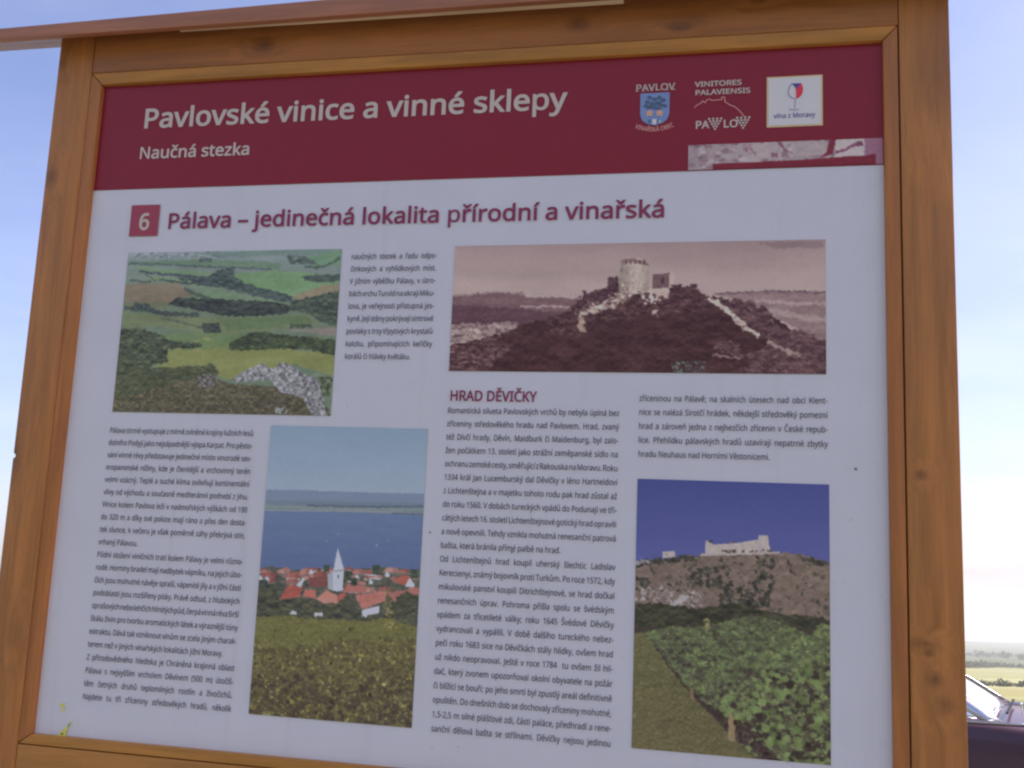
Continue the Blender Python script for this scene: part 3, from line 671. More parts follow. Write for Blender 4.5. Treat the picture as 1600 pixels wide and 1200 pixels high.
GLYPH_DATA = """
(120:16 110,22 174,27 195,34 214,42 234,51 252,62 270,75 286,108 286,91 260,77 233,66 203,58 173,53 142,52 110,58 49,77 -10,108 -63,75 -63,62 -47,51 -30,42 -12,34 7,27 27,22 47
)120:104 110,98 47,93 27,87 7,79 -12,69 -30,58 -47,45 -63,12 -63,43 -10,62 49,69 110,62 173,43 233,34 251,24 269,12 286,45 286,58 270,69 252,79 234,87 214,93 195,98 174
,107:77 42,68 12,56 -21,43 -52,16 -52,24 -19,31 15,36 47,74 47
-129:16 92,16 123,113 123,113 92
.107:29 22,30 31,32 38,36 43,41 46,47 48,53 49,60 48,66 46,71 43,75 38,78 31,79 22,78 13,75 6,71 1,66 -3,60 -5,53 -6,47 -5,41 -3,36 1,32 6,30 13
0229:210 144,204 81,200 64,195 49,188 35,179 23,170 14,158 6,145 0,131 -3,114 -4,94 -2,76 4,61 14,48 27,38 44,30 64,24 88,21 114,20 144,21 173,24 200,29 223,37 243,47 260,59 273,75 283,93 289,114 291,134 289,152 283,168 273,181 260,191 243,199 223,205 200,209 173/55 144,61 78,65 62,72 49,80 39,89 32,101 28,114 26,128 27,139 32,149 39,157 49,163 62,168 78,171 97,173 119,174 144,173 168,171 190,168 209,163 225,157 237,149 248,139 255,128 259,114 261,101 259,89 255,80 248,72 237,65 225,61 209
1229:142 0,108 0,108 200,108 220,109 235,109 249,98 239,85 227,54 202,36 226,113 286,142 286
2229:209 0,19 0,19 29,94 105,131 144,140 155,147 166,153 177,157 188,160 200,161 212,159 227,155 239,147 248,136 255,124 259,110 260,97 259,85 257,74 253,63 248,52 241,41 233,22 257,47 274,56 279,66 283,76 286,87 288,98 290,110 290,127 289,143 286,156 281,168 274,178 265,186 255,192 243,196 229,197 214,196 199,193 185,188 172,181 159,172 146,162 133,123 93,64 34,64 32,209 32
3229:198 219,197 207,194 196,190 186,185 177,178 170,170 163,160 158,150 154,138 151,138 149,159 145,176 138,190 128,199 115,205 99,206 81,205 65,201 51,195 37,186 25,174 15,159 7,141 1,120 -3,97 -4,55 -1,42 2,30 6,18 12,18 45,30 39,43 34,57 31,71 28,84 26,97 26,120 27,139 32,153 41,162 52,168 66,170 82,169 93,165 103,160 111,153 118,144 123,133 128,120 130,105 132,89 133,62 133,62 163,90 163,105 164,118 166,129 170,139 175,147 181,153 189,158 197,161 207,162 217,160 230,155 241,148 249,137 256,124 259,109 261,100 260,90 259,82 258,74 255,66 253,59 249,37 237,20 261,31 268,43 275,58 281,73 286,91 289,109 290,136 288,159 281,176 270,188 256,195 239
4229:221 65,180 65,180 0,146 0,146 65,8 65,8 95,143 288,180 288,180 97,221 97/146 187,146 206,146 222,147 237,148 250,146 250,138 234,129 219,43 97,146 97
5229:110 176,129 175,146 171,161 166,175 158,186 148,195 137,201 124,205 108,206 91,205 73,201 56,194 40,184 27,172 16,157 7,140 1,121 -3,99 -4,58 0,46 3,35 7,25 12,25 45,36 39,47 35,60 31,74 28,87 27,100 26,113 27,126 29,137 33,147 38,155 45,162 53,166 63,169 75,170 88,168 105,163 119,153 131,139 139,121 144,99 146,73 144,50 140,32 151,43 286,186 286,186 254,73 254,66 171,85 174
6229:22 122,25 171,28 187,32 202,37 217,44 230,51 243,61 255,71 265,84 274,98 281,114 286,133 289,153 290,172 289,178 289,184 288,188 287,188 257,172 260,154 261,137 260,121 257,108 252,96 245,87 237,79 227,72 216,67 203,63 190,57 146,60 146,64 152,69 157,75 163,82 168,89 172,97 175,106 177,116 179,128 179,143 178,158 175,171 169,183 161,192 151,200 139,206 125,209 110,211 92,209 73,206 56,199 41,191 28,180 16,168 8,153 1,137 -3,119 -4,106 -3,93 -1,81 4,70 10,60 17,50 27,42 38,35 51,29 66,25 83,23 102/119 26,135 27,148 33,160 42,169 55,174 71,176 92,174 109,169 124,162 136,151 144,137 150,120 152,108 151,97 148,87 144,79 138,71 131,66 124,61 116,59 108,58 99,58 90,59 82,62 73,65 65,68 57,73 49,79 43,85 37,92 32,100 29,109 26
7229:55 0,172 254,18 254,18 286,210 286,210 259,93 0
8229:114 290,130 289,145 287,159 282,171 276,181 269,189 259,195 248,199 236,200 222,199 211,197 201,193 192,187 183,181 176,173 169,146 152,178 133,187 125,194 117,201 108,205 98,208 87,209 74,208 59,204 45,198 33,189 22,178 13,165 6,150 0,134 -3,115 -4,96 -3,78 0,63 5,50 12,39 21,31 31,25 44,21 57,20 73,21 85,23 97,28 107,34 116,41 125,50 132,59 139,69 144,79 150,54 168,46 175,40 183,35 191,32 201,30 211,29 222,30 236,34 248,40 259,48 268,59 276,71 282,84 287,99 289/54 73,56 59,61 48,69 38,81 30,96 26,115 24,133 26,148 30,159 38,168 48,173 60,175 74,174 83,172 91,167 98,162 105,155 112,147 117,115 133,108 135,97 130,87 124,79 119,71 113,65 106,60 99,57 91,55 82/114 262,100 261,88 257,78 251,70 243,65 233,63 221,64 211,66 203,70 196,76 189,82 184,89 179,116 165,141 178,148 184,154 189,159 196,162 203,164 211,165 221,164 233,159 243,151 251,141 257,128 261
9229:209 164,205 115,202 99,198 84,193 70,187 56,179 43,170 31,159 21,147 12,132 5,116 0,98 -3,77 -4,58 -3,41 0,41 30,58 26,76 25,94 26,109 29,122 34,134 41,144 49,152 59,158 70,163 83,167 96,173 140,170 140,166 134,161 129,155 123,149 119,141 115,133 111,124 109,113 108,102 107,87 108,72 112,59 117,48 125,38 135,30 147,25 161,21 176,20 194,21 213,25 230,31 245,40 259,51 270,63 279,78 285,94 289,111 290,125 289,137 287,150 282,161 276,171 269,180 259,189 248,195 235,201 220,205 203,208 184/111 261,96 259,82 253,71 244,62 231,57 215,55 194,56 177,61 162,68 151,79 142,93 136,110 135,122 136,133 138,143 143,152 148,159 155,165 162,169 170,172 179,173 187,172 196,171 204,169 213,166 222,162 230,158 237,152 244,146 249,138 254,130 258,121 260
;107:73 42,64 12,52 -21,39 -52,12 -52,18 -28,24 -2,29 24,33 47,71 47/28 193,29 202,31 209,35 215,40 218,46 220,53 221,59 220,65 218,70 215,74 209,77 202,78 193,77 185,74 178,70 172,65 169,59 167,53 166,46 167,40 169,35 172,31 178,29 185
A256:219 0,184 89,71 89,36 0,0 0,112 287,144 287,256 0/141 207,137 219,132 236,128 250,123 234,119 219,115 207,83 121,173 121
B261:121 286,154 285,181 279,202 270,217 257,226 239,229 215,229 205,227 195,223 185,218 177,212 170,205 164,196 159,186 155,175 152,175 150,186 148,197 144,207 140,217 134,224 127,231 118,235 108,238 95,239 81,238 65,234 50,227 37,218 26,206 17,193 9,177 4,159 1,140 0,39 0,39 286/128 164,150 166,167 170,178 176,186 185,191 197,192 211,190 226,185 237,175 245,162 251,144 254,122 255,75 255,75 164/75 134,75 30,133 30,156 32,173 37,186 45,194 56,199 69,200 84,200 94,198 103,194 111,188 118,181 123,172 128,160 132,146 134,130 134
C253:162 259,147 258,133 255,120 251,109 245,98 237,89 228,81 217,75 205,69 191,66 177,63 160,63 143,64 121,67 100,74 82,82 66,93 52,106 42,122 34,140 29,161 28,197 31,230 39,230 8,197 -1,156 -4,128 -2,104 4,83 14,65 28,50 45,39 65,31 89,26 115,24 144,25 165,28 184,33 203,40 220,49 235,60 249,72 261,87 272,103 280,121 286,141 289,162 290,204 286,218 283,230 278,241 273,227 243,197 254,186 256,174 258
D293:268 146,266 116,260 89,250 65,237 45,220 29,199 16,176 7,149 2,119 0,39 0,39 286,127 286,155 285,180 279,202 270,222 258,238 242,251 223,261 201,266 175/230 145,229 169,225 189,218 207,208 222,196 234,181 244,163 250,144 254,122 255,75 255,75 31,114 31,149 34,178 44,201 60,217 82,227 110
E223:199 0,39 0,39 286,199 286,199 255,75 255,75 165,192 165,192 134,75 134,75 32,199 32
H297:258 0,222 0,222 134,75 134,75 0,39 0,39 286,75 286,75 165,222 165,222 286,258 286
I136:119 0,16 0,16 21,50 28,50 257,16 265,16 286,119 286,119 265,86 257,86 28,119 21
J109:-2 -76,-18 -75,-31 -71,-31 -40,-18 -43,-2 -45,4 -44,11 -43,17 -40,22 -37,27 -32,31 -26,34 -19,36 -10,37 2,37 286,73 286,73 4,72 -13,69 -28,64 -41,57 -52,48 -61,38 -68,26 -72,13 -75
K248:248 0,206 0,104 137,75 111,75 0,39 0,39 286,75 286,75 145,99 172,124 200,202 286,244 286,130 162
L210:39 0,39 286,75 286,75 32,200 32,200 0
M364:165 0,71 251,69 251,71 231,72 203,72 174,72 0,39 0,39 286,92 286,180 52,182 52,272 286,325 286,325 0,289 0,289 176,289 204,291 230,292 251,290 251,195 0
N305:266 0,224 0,71 238,69 238,70 216,72 189,72 160,72 0,39 0,39 286,81 286,233 49,235 49,234 69,233 97,232 125,232 286,266 286
O313:289 144,288 122,285 102,280 83,274 66,265 50,255 36,243 24,229 14,214 6,197 1,178 -3,157 -4,135 -3,116 1,98 7,83 15,69 25,57 37,47 51,39 66,32 83,28 102,25 122,24 144,26 172,31 198,39 221,50 241,65 258,83 272,104 283,129 289,157 291,184 289,208 283,229 272,247 259,262 242,274 221,282 198,287 172/63 144,64 121,67 100,73 81,80 65,91 52,104 41,119 34,137 29,157 27,177 29,195 34,210 41,222 52,233 65,241 81,246 100,249 121,251 144,248 177,241 205,228 228,210 245,187 256,157 259,137 257,119 253,104 245,91 235,80 221,73 205,67 187,64 166
P243:115 286,149 284,176 276,196 264,211 248,219 227,222 202,221 190,220 179,216 168,212 158,205 148,197 139,187 131,176 124,162 119,146 115,128 112,108 111,75 111,75 0,39 0,39 286/111 255,75 255,75 142,104 142,121 143,136 145,149 148,160 153,169 159,176 167,181 176,184 187,185 200,183 217,177 231,167 242,153 249,135 254
R249:118 286,140 285,160 282,177 277,191 270,202 261,211 250,217 237,221 222,222 205,221 191,218 178,214 167,208 157,200 149,192 143,183 137,174 132,165 128,243 0,201 0,132 118,75 118,75 0,39 0,39 286/116 255,75 255,75 149,118 149,139 150,156 155,169 163,178 173,183 187,185 203,184 215,182 225,177 233,172 240,164 246,155 250,144 253,131 254
S220:201 77,200 60,196 46,189 33,179 22,168 13,153 6,137 0,119 -3,99 -4,68 -2,42 2,20 10,20 44,56 32,71 30,86 28,101 27,114 28,126 30,136 33,145 37,152 43,158 49,162 56,164 64,165 73,165 82,163 90,159 97,154 103,147 109,139 115,98 132,66 147,57 152,49 158,43 165,37 172,32 179,29 188,26 197,25 207,24 217,25 232,29 245,36 256,44 266,55 275,68 281,82 286,98 289,115 290,131 290,145 288,159 286,194 274,183 243,151 254,139 257,127 258,115 259,103 258,93 256,85 253,77 249,71 245,67 239,63 232,61 225,61 217,61 208,63 200,67 193,71 187,78 181,86 176,123 159,166 139,176 132,185 123,192 114,197 103,200 91
T223:130 0,93 0,93 255,4 255,4 286,219 286,219 255,130 255
V241:241 286,138 0,102 0,0 286,38 286,102 103,110 80,116 60,120 40,125 60,131 81,138 103,202 286
Y227:113 146,188 286,227 286,132 111,132 0,95 0,95 109,0 286,39 286
Z229:214 0,15 0,15 27,166 254,20 254,20 286,210 286,210 259,59 32,214 32
a225:115 219,139 217,159 211,174 201,184 188,190 169,192 146,192 0,167 0,160 30,158 30,152 23,146 17,139 11,132 6,125 2,117 0,108 -2,98 -4,86 -4,74 -3,62 -1,52 3,42 8,34 15,27 24,22 34,19 46,18 60,21 80,30 96,44 109,64 119,90 125,121 128,158 130,158 142,157 158,153 171,146 180,138 185,127 189,113 190,102 189,92 188,81 185,53 174,42 200,52 205,63 209,75 213,88 216,102 218/126 104,102 102,83 97,70 91,62 83,57 72,55 59,56 48,60 40,66 33,74 28,83 25,94 24,111 26,126 31,140 39,150 51,156 67,158 86,158 105
b247:69 231,69 205,67 186,69 186,76 195,85 203,95 209,106 214,120 217,136 219,161 215,182 206,200 191,214 169,222 141,225 107,223 84,220 64,214 46,205 31,195 18,182 8,168 2,153 -3,136 -4,120 -3,106 0,95 5,85 12,76 19,69 27,67 27,59 0,34 0,34 305,69 305/130 189,116 188,104 185,94 181,86 174,80 165,75 154,72 141,70 126,69 109,69 107,71 83,75 62,82 46,94 35,110 28,131 25,148 28,163 35,174 47,182 63,186 83,188 108,186 133,182 153,174 169,163 180,148 187
c192:120 -4,102 -3,85 1,70 8,56 17,44 29,35 44,28 62,23 82,22 106,24 131,28 153,35 171,45 186,57 198,71 207,87 214,104 218,123 219,134 219,144 217,154 216,164 213,172 210,179 207,168 178,146 185,138 187,130 188,122 188,108 187,96 184,86 179,78 172,71 163,65 152,62 139,59 124,59 107,59 90,62 76,65 63,71 52,77 43,86 36,96 31,107 27,120 26,131 27,142 28,151 30,176 39,176 8,168 4,160 1,152 -1,142 -3,132 -4
d247:110 -4,85 -1,64 8,46 24,33 45,25 73,22 107,25 141,33 169,46 191,64 206,86 216,111 219,121 218,131 217,140 215,148 212,155 208,162 203,167 198,173 193,177 187,180 187,178 203,177 219,177 305,213 305,213 0,184 0,179 29,177 29,173 23,167 17,162 12,155 8,148 4,140 0,131 -2,121 -4/116 25,136 27,152 34,164 44,171 58,176 77,178 100,178 107,176 131,172 152,164 168,153 180,137 187,115 190,98 187,84 180,73 167,65 150,60 130,59 106,60 83,65 63,73 47,84 35,98 28
e226:117 219,135 218,150 214,165 207,177 198,187 186,195 173,201 158,205 141,206 122,206 101,59 101,61 78,67 60,77 45,91 35,107 28,127 26,140 26,152 28,163 30,196 41,196 10,164 -1,126 -4,106 -3,88 2,72 8,57 18,45 30,35 46,28 63,24 83,22 106,23 128,27 148,34 166,43 182,54 195,67 205,82 213,99 217/117 190,101 188,88 183,77 174,68 162,63 147,59 129,169 129,168 140,166 151,163 161,159 169,153 176,146 182,138 187,128 189
f138:133 188,79 188,79 0,44 0,44 188,6 188,6 204,44 216,44 229,45 246,47 261,52 273,58 284,66 292,76 299,87 303,99 306,113 307,137 305,155 300,146 272,131 276,125 277,120 278,114 278,103 277,94 273,88 266,83 257,80 244,79 229,79 215,133 215
g247:110 219,124 218,137 215,149 211,159 205,169 196,178 186,180 186,184 215,213 215,213 -4,211 -23,208 -40,202 -55,194 -67,183 -78,170 -86,155 -92,137 -95,116 -96,74 -93,61 -90,50 -87,39 -83,39 -50,50 -55,62 -59,75 -63,118 -67,135 -65,150 -60,162 -51,171 -39,176 -24,178 -6,178 2,178 16,179 28,177 28,169 18,160 10,149 4,138 0,125 -3,111 -4,85 -1,63 9,46 25,32 47,25 75,22 107,25 139,32 166,46 189,63 205,85 216/115 189,104 188,93 185,84 180,77 172,70 163,65 152,61 138,59 123,59 107,60 82,65 62,73 46,84 34,99 27,116 25,126 25,136 27,144 29,151 32,158 37,163 42,168 49,172 57,174 65,176 75,178 86,178 99,178 107,177 125,175 141,171 154,166 165,159 174,151 181,141 186,129 188
h248:69 215,69 200,67 185,70 185,75 192,80 198,87 204,94 208,102 212,110 215,119 217,128 218,137 219,153 218,168 215,180 210,191 204,200 195,206 185,211 172,214 157,215 140,215 0,180 0,180 138,179 153,175 166,169 176,160 184,147 188,132 189,117 188,105 185,95 180,86 173,80 164,75 154,72 141,70 127,69 111,69 0,34 0,34 305,69 305
i103:69 215,69 0,34 0,34 215/52 296,57 295,62 293,66 290,70 286,72 280,73 273,72 266,70 261,66 256,62 253,57 251,52 251,47 251,42 253,37 256,34 261,32 266,31 273,32 280,34 286,37 290,42 293,47 295
j103:9 -96,-9 -95,-22 -91,-22 -63,-10 -66,4 -67,12 -66,20 -64,26 -60,30 -54,33 -45,34 -33,34 215,69 215,69 -32,69 -45,67 -56,63 -67,58 -75,51 -83,43 -89,34 -93,22 -95/31 273,32 280,34 286,37 290,42 293,47 295,52 296,57 295,62 293,66 290,70 286,72 280,73 273,72 266,70 261,66 256,62 253,57 251,52 251,47 251,42 253,37 256,34 261,32 266
k214:69 146,68 129,67 111,69 111,76 120,86 132,95 142,163 215,204 215,117 123,211 0,168 0,93 100,69 79,69 0,34 0,34 305,69 305
l103:69 0,34 0,34 305,69 305
m375:270 219,292 217,310 211,324 200,334 185,340 165,342 140,342 0,308 0,308 138,306 154,303 166,297 176,289 184,277 188,264 189,245 187,230 181,219 171,212 157,207 140,206 119,206 0,171 0,171 138,170 149,169 158,166 167,162 174,157 179,152 184,145 187,136 189,127 189,113 188,102 185,93 180,85 173,79 165,75 154,72 142,70 127,69 111,69 0,34 0,34 215,63 215,68 186,70 186,75 193,80 199,86 204,93 209,100 212,108 215,116 217,125 219,133 219,149 218,163 215,175 210,185 203,193 194,199 183,201 183,209 194,219 203,230 210,243 215,256 218
n248:138 219,161 217,180 211,196 200,207 185,213 165,215 140,215 0,180 0,180 138,179 153,175 166,169 176,160 184,147 188,132 189,111 187,95 180,83 169,75 154,71 135,69 111,69 0,34 0,34 215,63 215,68 186,70 186,75 193,81 199,88 204,95 209,103 212,111 215,120 217,129 219
o243:221 108,220 91,218 75,214 60,209 47,202 36,194 25,185 16,174 9,162 3,149 -1,135 -3,121 -4,107 -3,94 -1,81 3,70 9,59 16,50 25,42 36,35 47,29 60,25 75,23 91,22 108,23 130,27 151,34 168,43 183,55 196,69 206,84 213,102 217,122 219,141 217,158 213,173 206,187 196,199 183,208 168,215 151,220 130/59 108,59 92,61 77,65 64,70 52,77 43,86 35,96 30,108 26,121 25,135 26,147 30,157 35,166 43,173 52,178 64,182 77,184 92,184 108,184 124,181 139,178 152,172 163,165 172,157 179,147 185,135 188,121 189,101 187,85 180,73 168,65 151,60 131
p247:136 219,161 216,182 207,200 191,214 170,222 142,225 108,223 85,220 64,214 46,205 31,195 18,183 9,169 2,153 -3,136 -4,125 -4,116 -2,107 0,99 4,91 7,85 12,79 17,74 22,69 27,67 27,69 10,69 -8,69 -96,34 -96,34 215,63 215,68 186,69 186,74 192,79 197,85 202,91 207,98 211,106 215,115 217,125 218/130 189,116 188,105 186,95 181,87 175,81 166,76 156,72 144,70 131,69 115,69 108,70 91,72 76,75 63,80 52,86 42,94 35,104 30,116 26,131 25,143 26,154 30,163 36,171 44,177 54,182 66,185 79,187 93,188 108,186 131,182 151,174 167,163 179,148 187
r166:134 219,147 218,160 217,155 184,144 186,132 187,124 186,116 185,108 182,101 178,94 173,88 167,83 160,78 153,74 144,72 135,70 125,69 115,69 0,34 0,34 215,63 215,67 176,69 176,73 183,79 191,85 197,92 204,99 209,107 213,116 216,125 218
s192:174 59,173 46,169 35,164 24,156 16,146 9,134 3,120 -1,105 -3,88 -4,50 0,39 2,30 6,21 10,21 42,52 30,64 27,77 25,89 24,105 25,118 28,128 33,135 39,139 47,140 56,139 61,138 66,136 71,132 75,127 79,120 83,87 98,51 114,42 120,35 126,28 133,24 141,21 151,20 162,23 179,30 193,43 204,59 212,79 217,101 219,114 219,126 217,138 215,170 204,158 176,129 186,119 188,109 190,99 190,85 189,74 187,66 183,59 178,55 171,54 164,55 158,56 153,59 149,64 145,69 141,77 137,109 123,144 107,153 102,161 95,166 88,171 80,173 70
t145:106 25,122 26,136 29,136 2,132 1,126 -1,120 -2,100 -4,89 -3,79 -1,69 2,60 7,52 13,46 22,41 33,38 46,37 63,37 188,6 188,6 204,37 219,51 264,72 264,72 215,134 215,134 188,72 188,72 63,73 51,76 42,82 34,88 29,97 26
u248:214 215,214 0,185 0,180 28,178 28,173 21,167 15,160 10,153 6,145 2,137 -1,128 -2,119 -4,110 -4,94 -3,79 0,67 4,56 11,47 19,40 30,36 42,33 57,32 74,32 215,67 215,67 77,69 61,73 48,79 38,88 31,100 27,115 25,130 26,143 29,153 34,161 41,168 50,173 61,176 73,178 87,178 103,178 215
v204:81 0,0 215,38 215,83 88,90 69,97 48,101 31,102 31,107 48,114 69,120 88,166 215,204 215,122 0
x212:85 110,11 215,51 215,106 134,161 215,201 215,127 110,205 0,165 0,106 86,47 0,7 0
y204:0 215,38 215,85 93,92 72,98 52,103 34,104 34,112 60,123 93,166 215,204 215,112 -30,107 -42,101 -54,94 -65,87 -74,78 -82,69 -88,59 -93,47 -95,34 -96,17 -95,4 -93,4 -65,15 -67,28 -67,36 -67,43 -65,50 -63,55 -59,60 -55,65 -50,69 -43,73 -37,76 -29,87 -1
z188:173 0,16 0,16 23,131 188,22 188,22 215,170 215,170 188,56 27,173 27
Á256:219 0,184 89,71 89,36 0,0 0,112 287,144 287,256 0/141 207,137 219,132 236,128 250,123 234,119 219,115 207,83 121,173 121/187 374,176 361,161 344,145 328,130 314,106 314,106 319,119 337,133 359,144 379,187 379
á225:115 219,139 217,159 211,174 201,184 188,190 169,192 146,192 0,167 0,160 30,158 30,152 23,146 17,139 11,132 6,125 2,117 0,108 -2,98 -4,86 -4,74 -3,62 -1,52 3,42 8,34 15,27 24,22 34,19 46,18 60,21 80,30 96,44 109,64 119,90 125,121 128,158 130,158 142,157 158,153 171,146 180,138 185,127 189,113 190,102 189,92 188,81 185,53 174,42 200,52 205,63 209,75 213,88 216,102 218/126 104,102 102,83 97,70 91,62 83,57 72,55 59,56 48,60 40,66 33,74 28,83 25,94 24,111 26,126 31,140 39,150 51,156 67,158 86,158 105/172 303,162 289,147 273,130 256,115 243,91 243,91 248,104 266,118 287,130 307,172 307
é226:117 219,135 218,150 214,165 207,177 198,187 186,195 173,201 158,205 141,206 122,206 101,59 101,61 78,67 60,77 45,91 35,107 28,127 26,140 26,152 28,163 30,196 41,196 10,164 -1,126 -4,106 -3,88 2,72 8,57 18,45 30,35 46,28 63,24 83,22 106,23 128,27 148,34 166,43 182,54 195,67 205,82 213,99 217/117 190,101 188,88 183,77 174,68 162,63 147,59 129,169 129,168 140,166 151,163 161,159 169,153 176,146 182,138 187,128 189/174 303,163 289,148 273,132 256,116 243,93 243,93 248,106 266,120 287,131 307,174 307
í103:69 0,34 0,34 215,69 215/111 303,101 289,86 273,69 256,54 243,30 243,30 248,44 266,57 287,69 307,111 307
ó243:221 108,220 91,218 75,214 60,209 47,202 36,194 25,185 16,174 9,162 3,149 -1,135 -3,121 -4,107 -3,94 -1,81 3,70 9,59 16,50 25,42 36,35 47,29 60,25 75,23 91,22 108,23 130,27 151,34 168,43 183,55 196,69 206,84 213,102 217,122 219,141 217,158 213,173 206,187 196,199 183,208 168,215 151,220 130/59 108,59 92,61 77,65 64,70 52,77 43,86 35,96 30,108 26,121 25,135 26,147 30,157 35,166 43,173 52,178 64,182 77,184 92,184 108,184 124,181 139,178 152,172 163,165 172,157 179,147 185,135 188,121 189,101 187,85 180,73 168,65 151,60 131/181 303,170 289,155 273,139 256,123 243,100 243,100 248,113 266,127 287,138 307,181 307
ú248:214 215,214 0,185 0,180 28,178 28,173 21,167 15,160 10,153 6,145 2,137 -1,128 -2,119 -4,110 -4,94 -3,79 0,67 4,56 11,47 19,40 30,36 42,33 57,32 74,32 215,67 215,67 77,69 61,73 48,79 38,88 31,100 27,115 25,130 26,143 29,153 34,161 41,168 50,173 61,176 73,178 87,178 103,178 215/183 303,173 289,158 273,141 256,126 243,103 243,103 248,116 266,130 287,141 307,183 307
ý204:0 215,38 215,85 93,92 72,98 52,103 34,104 34,112 60,123 93,166 215,204 215,112 -30,107 -42,101 -54,94 -65,87 -74,78 -82,69 -88,59 -93,47 -95,34 -96,17 -95,4 -93,4 -65,15 -67,28 -67,36 -67,43 -65,50 -63,55 -59,60 -55,65 -50,69 -43,73 -37,76 -29,87 -1/162 303,151 289,136 273,120 256,104 243,81 243,81 248,94 266,108 287,119 307,162 307
Č253:162 259,147 258,133 255,120 251,109 245,98 237,89 228,81 217,75 205,69 191,66 177,63 160,63 143,64 121,67 100,74 82,82 66,93 52,106 42,122 34,140 29,161 28,197 31,230 39,230 8,197 -1,156 -4,128 -2,104 4,83 14,65 28,50 45,39 65,31 89,26 115,24 144,25 165,28 184,33 203,40 220,49 235,60 249,72 261,87 272,103 280,121 286,141 289,162 290,204 286,218 283,230 278,241 273,227 243,197 254,186 256,174 258/134 314,120 334,101 355,85 373,85 379,109 379,130 362,152 342,174 362,195 379,220 379,220 373,203 355,184 334,178 327,174 321,170 314
č192:120 -4,102 -3,85 1,70 8,56 17,44 29,35 44,28 62,23 82,22 106,24 131,28 153,35 171,45 186,57 198,71 207,87 214,104 218,123 219,134 219,144 217,154 216,164 213,172 210,179 207,168 178,146 185,138 187,130 188,122 188,108 187,96 184,86 179,78 172,71 163,65 152,62 139,59 124,59 107,59 90,62 76,65 63,71 52,77 43,86 36,96 31,107 27,120 26,131 27,142 28,151 30,176 39,176 8,168 4,160 1,152 -1,142 -3,132 -4/95 243,81 263,63 284,46 302,46 307,70 307,92 291,113 270,135 291,157 307,182 307,182 302,164 284,145 263,140 256,135 249,132 243
Ě223:199 0,39 0,39 286,199 286,199 255,75 255,75 165,192 165,192 134,75 134,75 32,199 32/104 314,90 334,71 355,55 373,55 379,79 379,100 362,121 342,144 362,165 379,190 379,190 373,173 355,154 334,148 327,144 321,140 314
ě226:117 219,135 218,150 214,165 207,177 198,187 186,195 173,201 158,205 141,206 122,206 101,59 101,61 78,67 60,77 45,91 35,107 28,127 26,140 26,152 28,163 30,196 41,196 10,164 -1,126 -4,106 -3,88 2,72 8,57 18,45 30,35 46,28 63,24 83,22 106,23 128,27 148,34 166,43 182,54 195,67 205,82 213,99 217/117 190,101 188,88 183,77 174,68 162,63 147,59 129,169 129,168 140,166 151,163 161,159 169,153 176,146 182,138 187,128 189/96 243,82 263,63 284,47 302,47 307,71 307,92 291,113 270,136 291,157 307,182 307,182 302,165 284,146 263,140 256,136 249,132 243
ň248:138 219,161 217,180 211,196 200,207 185,213 165,215 140,215 0,180 0,180 138,179 153,175 166,169 176,160 184,147 188,132 189,111 187,95 180,83 169,75 154,71 135,69 111,69 0,34 0,34 215,63 215,68 186,70 186,75 193,81 199,88 204,95 209,103 212,111 215,120 217,129 219/105 243,91 263,73 284,56 302,56 307,80 307,102 291,123 270,145 291,167 307,192 307,192 302,174 284,155 263,150 256,145 249,142 243
Ř249:118 286,140 285,160 282,177 277,191 270,202 261,211 250,217 237,221 222,222 205,221 191,218 178,214 167,208 157,200 149,192 143,183 137,174 132,165 128,243 0,201 0,132 118,75 118,75 0,39 0,39 286/116 255,75 255,75 149,118 149,139 150,156 155,169 163,178 173,183 187,185 203,184 215,182 225,177 233,172 240,164 246,155 250,144 253,131 254/106 314,92 334,74 355,57 373,57 379,81 379,103 362,124 342,146 362,168 379,192 379,192 373,175 355,156 334,151 327,146 321,142 314
ř166:134 219,147 218,160 217,155 184,144 186,132 187,124 186,116 185,108 182,101 178,94 173,88 167,83 160,78 153,74 144,72 135,70 125,69 115,69 0,34 0,34 215,63 215,67 176,69 176,73 183,79 191,85 197,92 204,99 209,107 213,116 216,125 218/78 243,64 263,45 284,28 302,28 307,53 307,74 291,95 270,117 291,139 307,164 307,164 302,147 284,128 263,122 256,118 249,114 243
Š220:201 77,200 60,196 46,189 33,179 22,168 13,153 6,137 0,119 -3,99 -4,68 -2,42 2,20 10,20 44,56 32,71 30,86 28,101 27,114 28,126 30,136 33,145 37,152 43,158 49,162 56,164 64,165 73,165 82,163 90,159 97,154 103,147 109,139 115,98 132,66 147,57 152,49 158,43 165,37 172,32 179,29 188,26 197,25 207,24 217,25 232,29 245,36 256,44 266,55 275,68 281,82 286,98 289,115 290,131 290,145 288,159 286,194 274,183 243,151 254,139 257,127 258,115 259,103 258,93 256,85 253,77 249,71 245,67 239,63 232,61 225,61 217,61 208,63 200,67 193,71 187,78 181,86 176,123 159,166 139,176 132,185 123,192 114,197 103,200 91/96 314,82 334,63 355,47 373,47 379,71 379,92 362,113 342,136 362,157 379,182 379,182 373,165 355,146 334,140 327,136 321,132 314
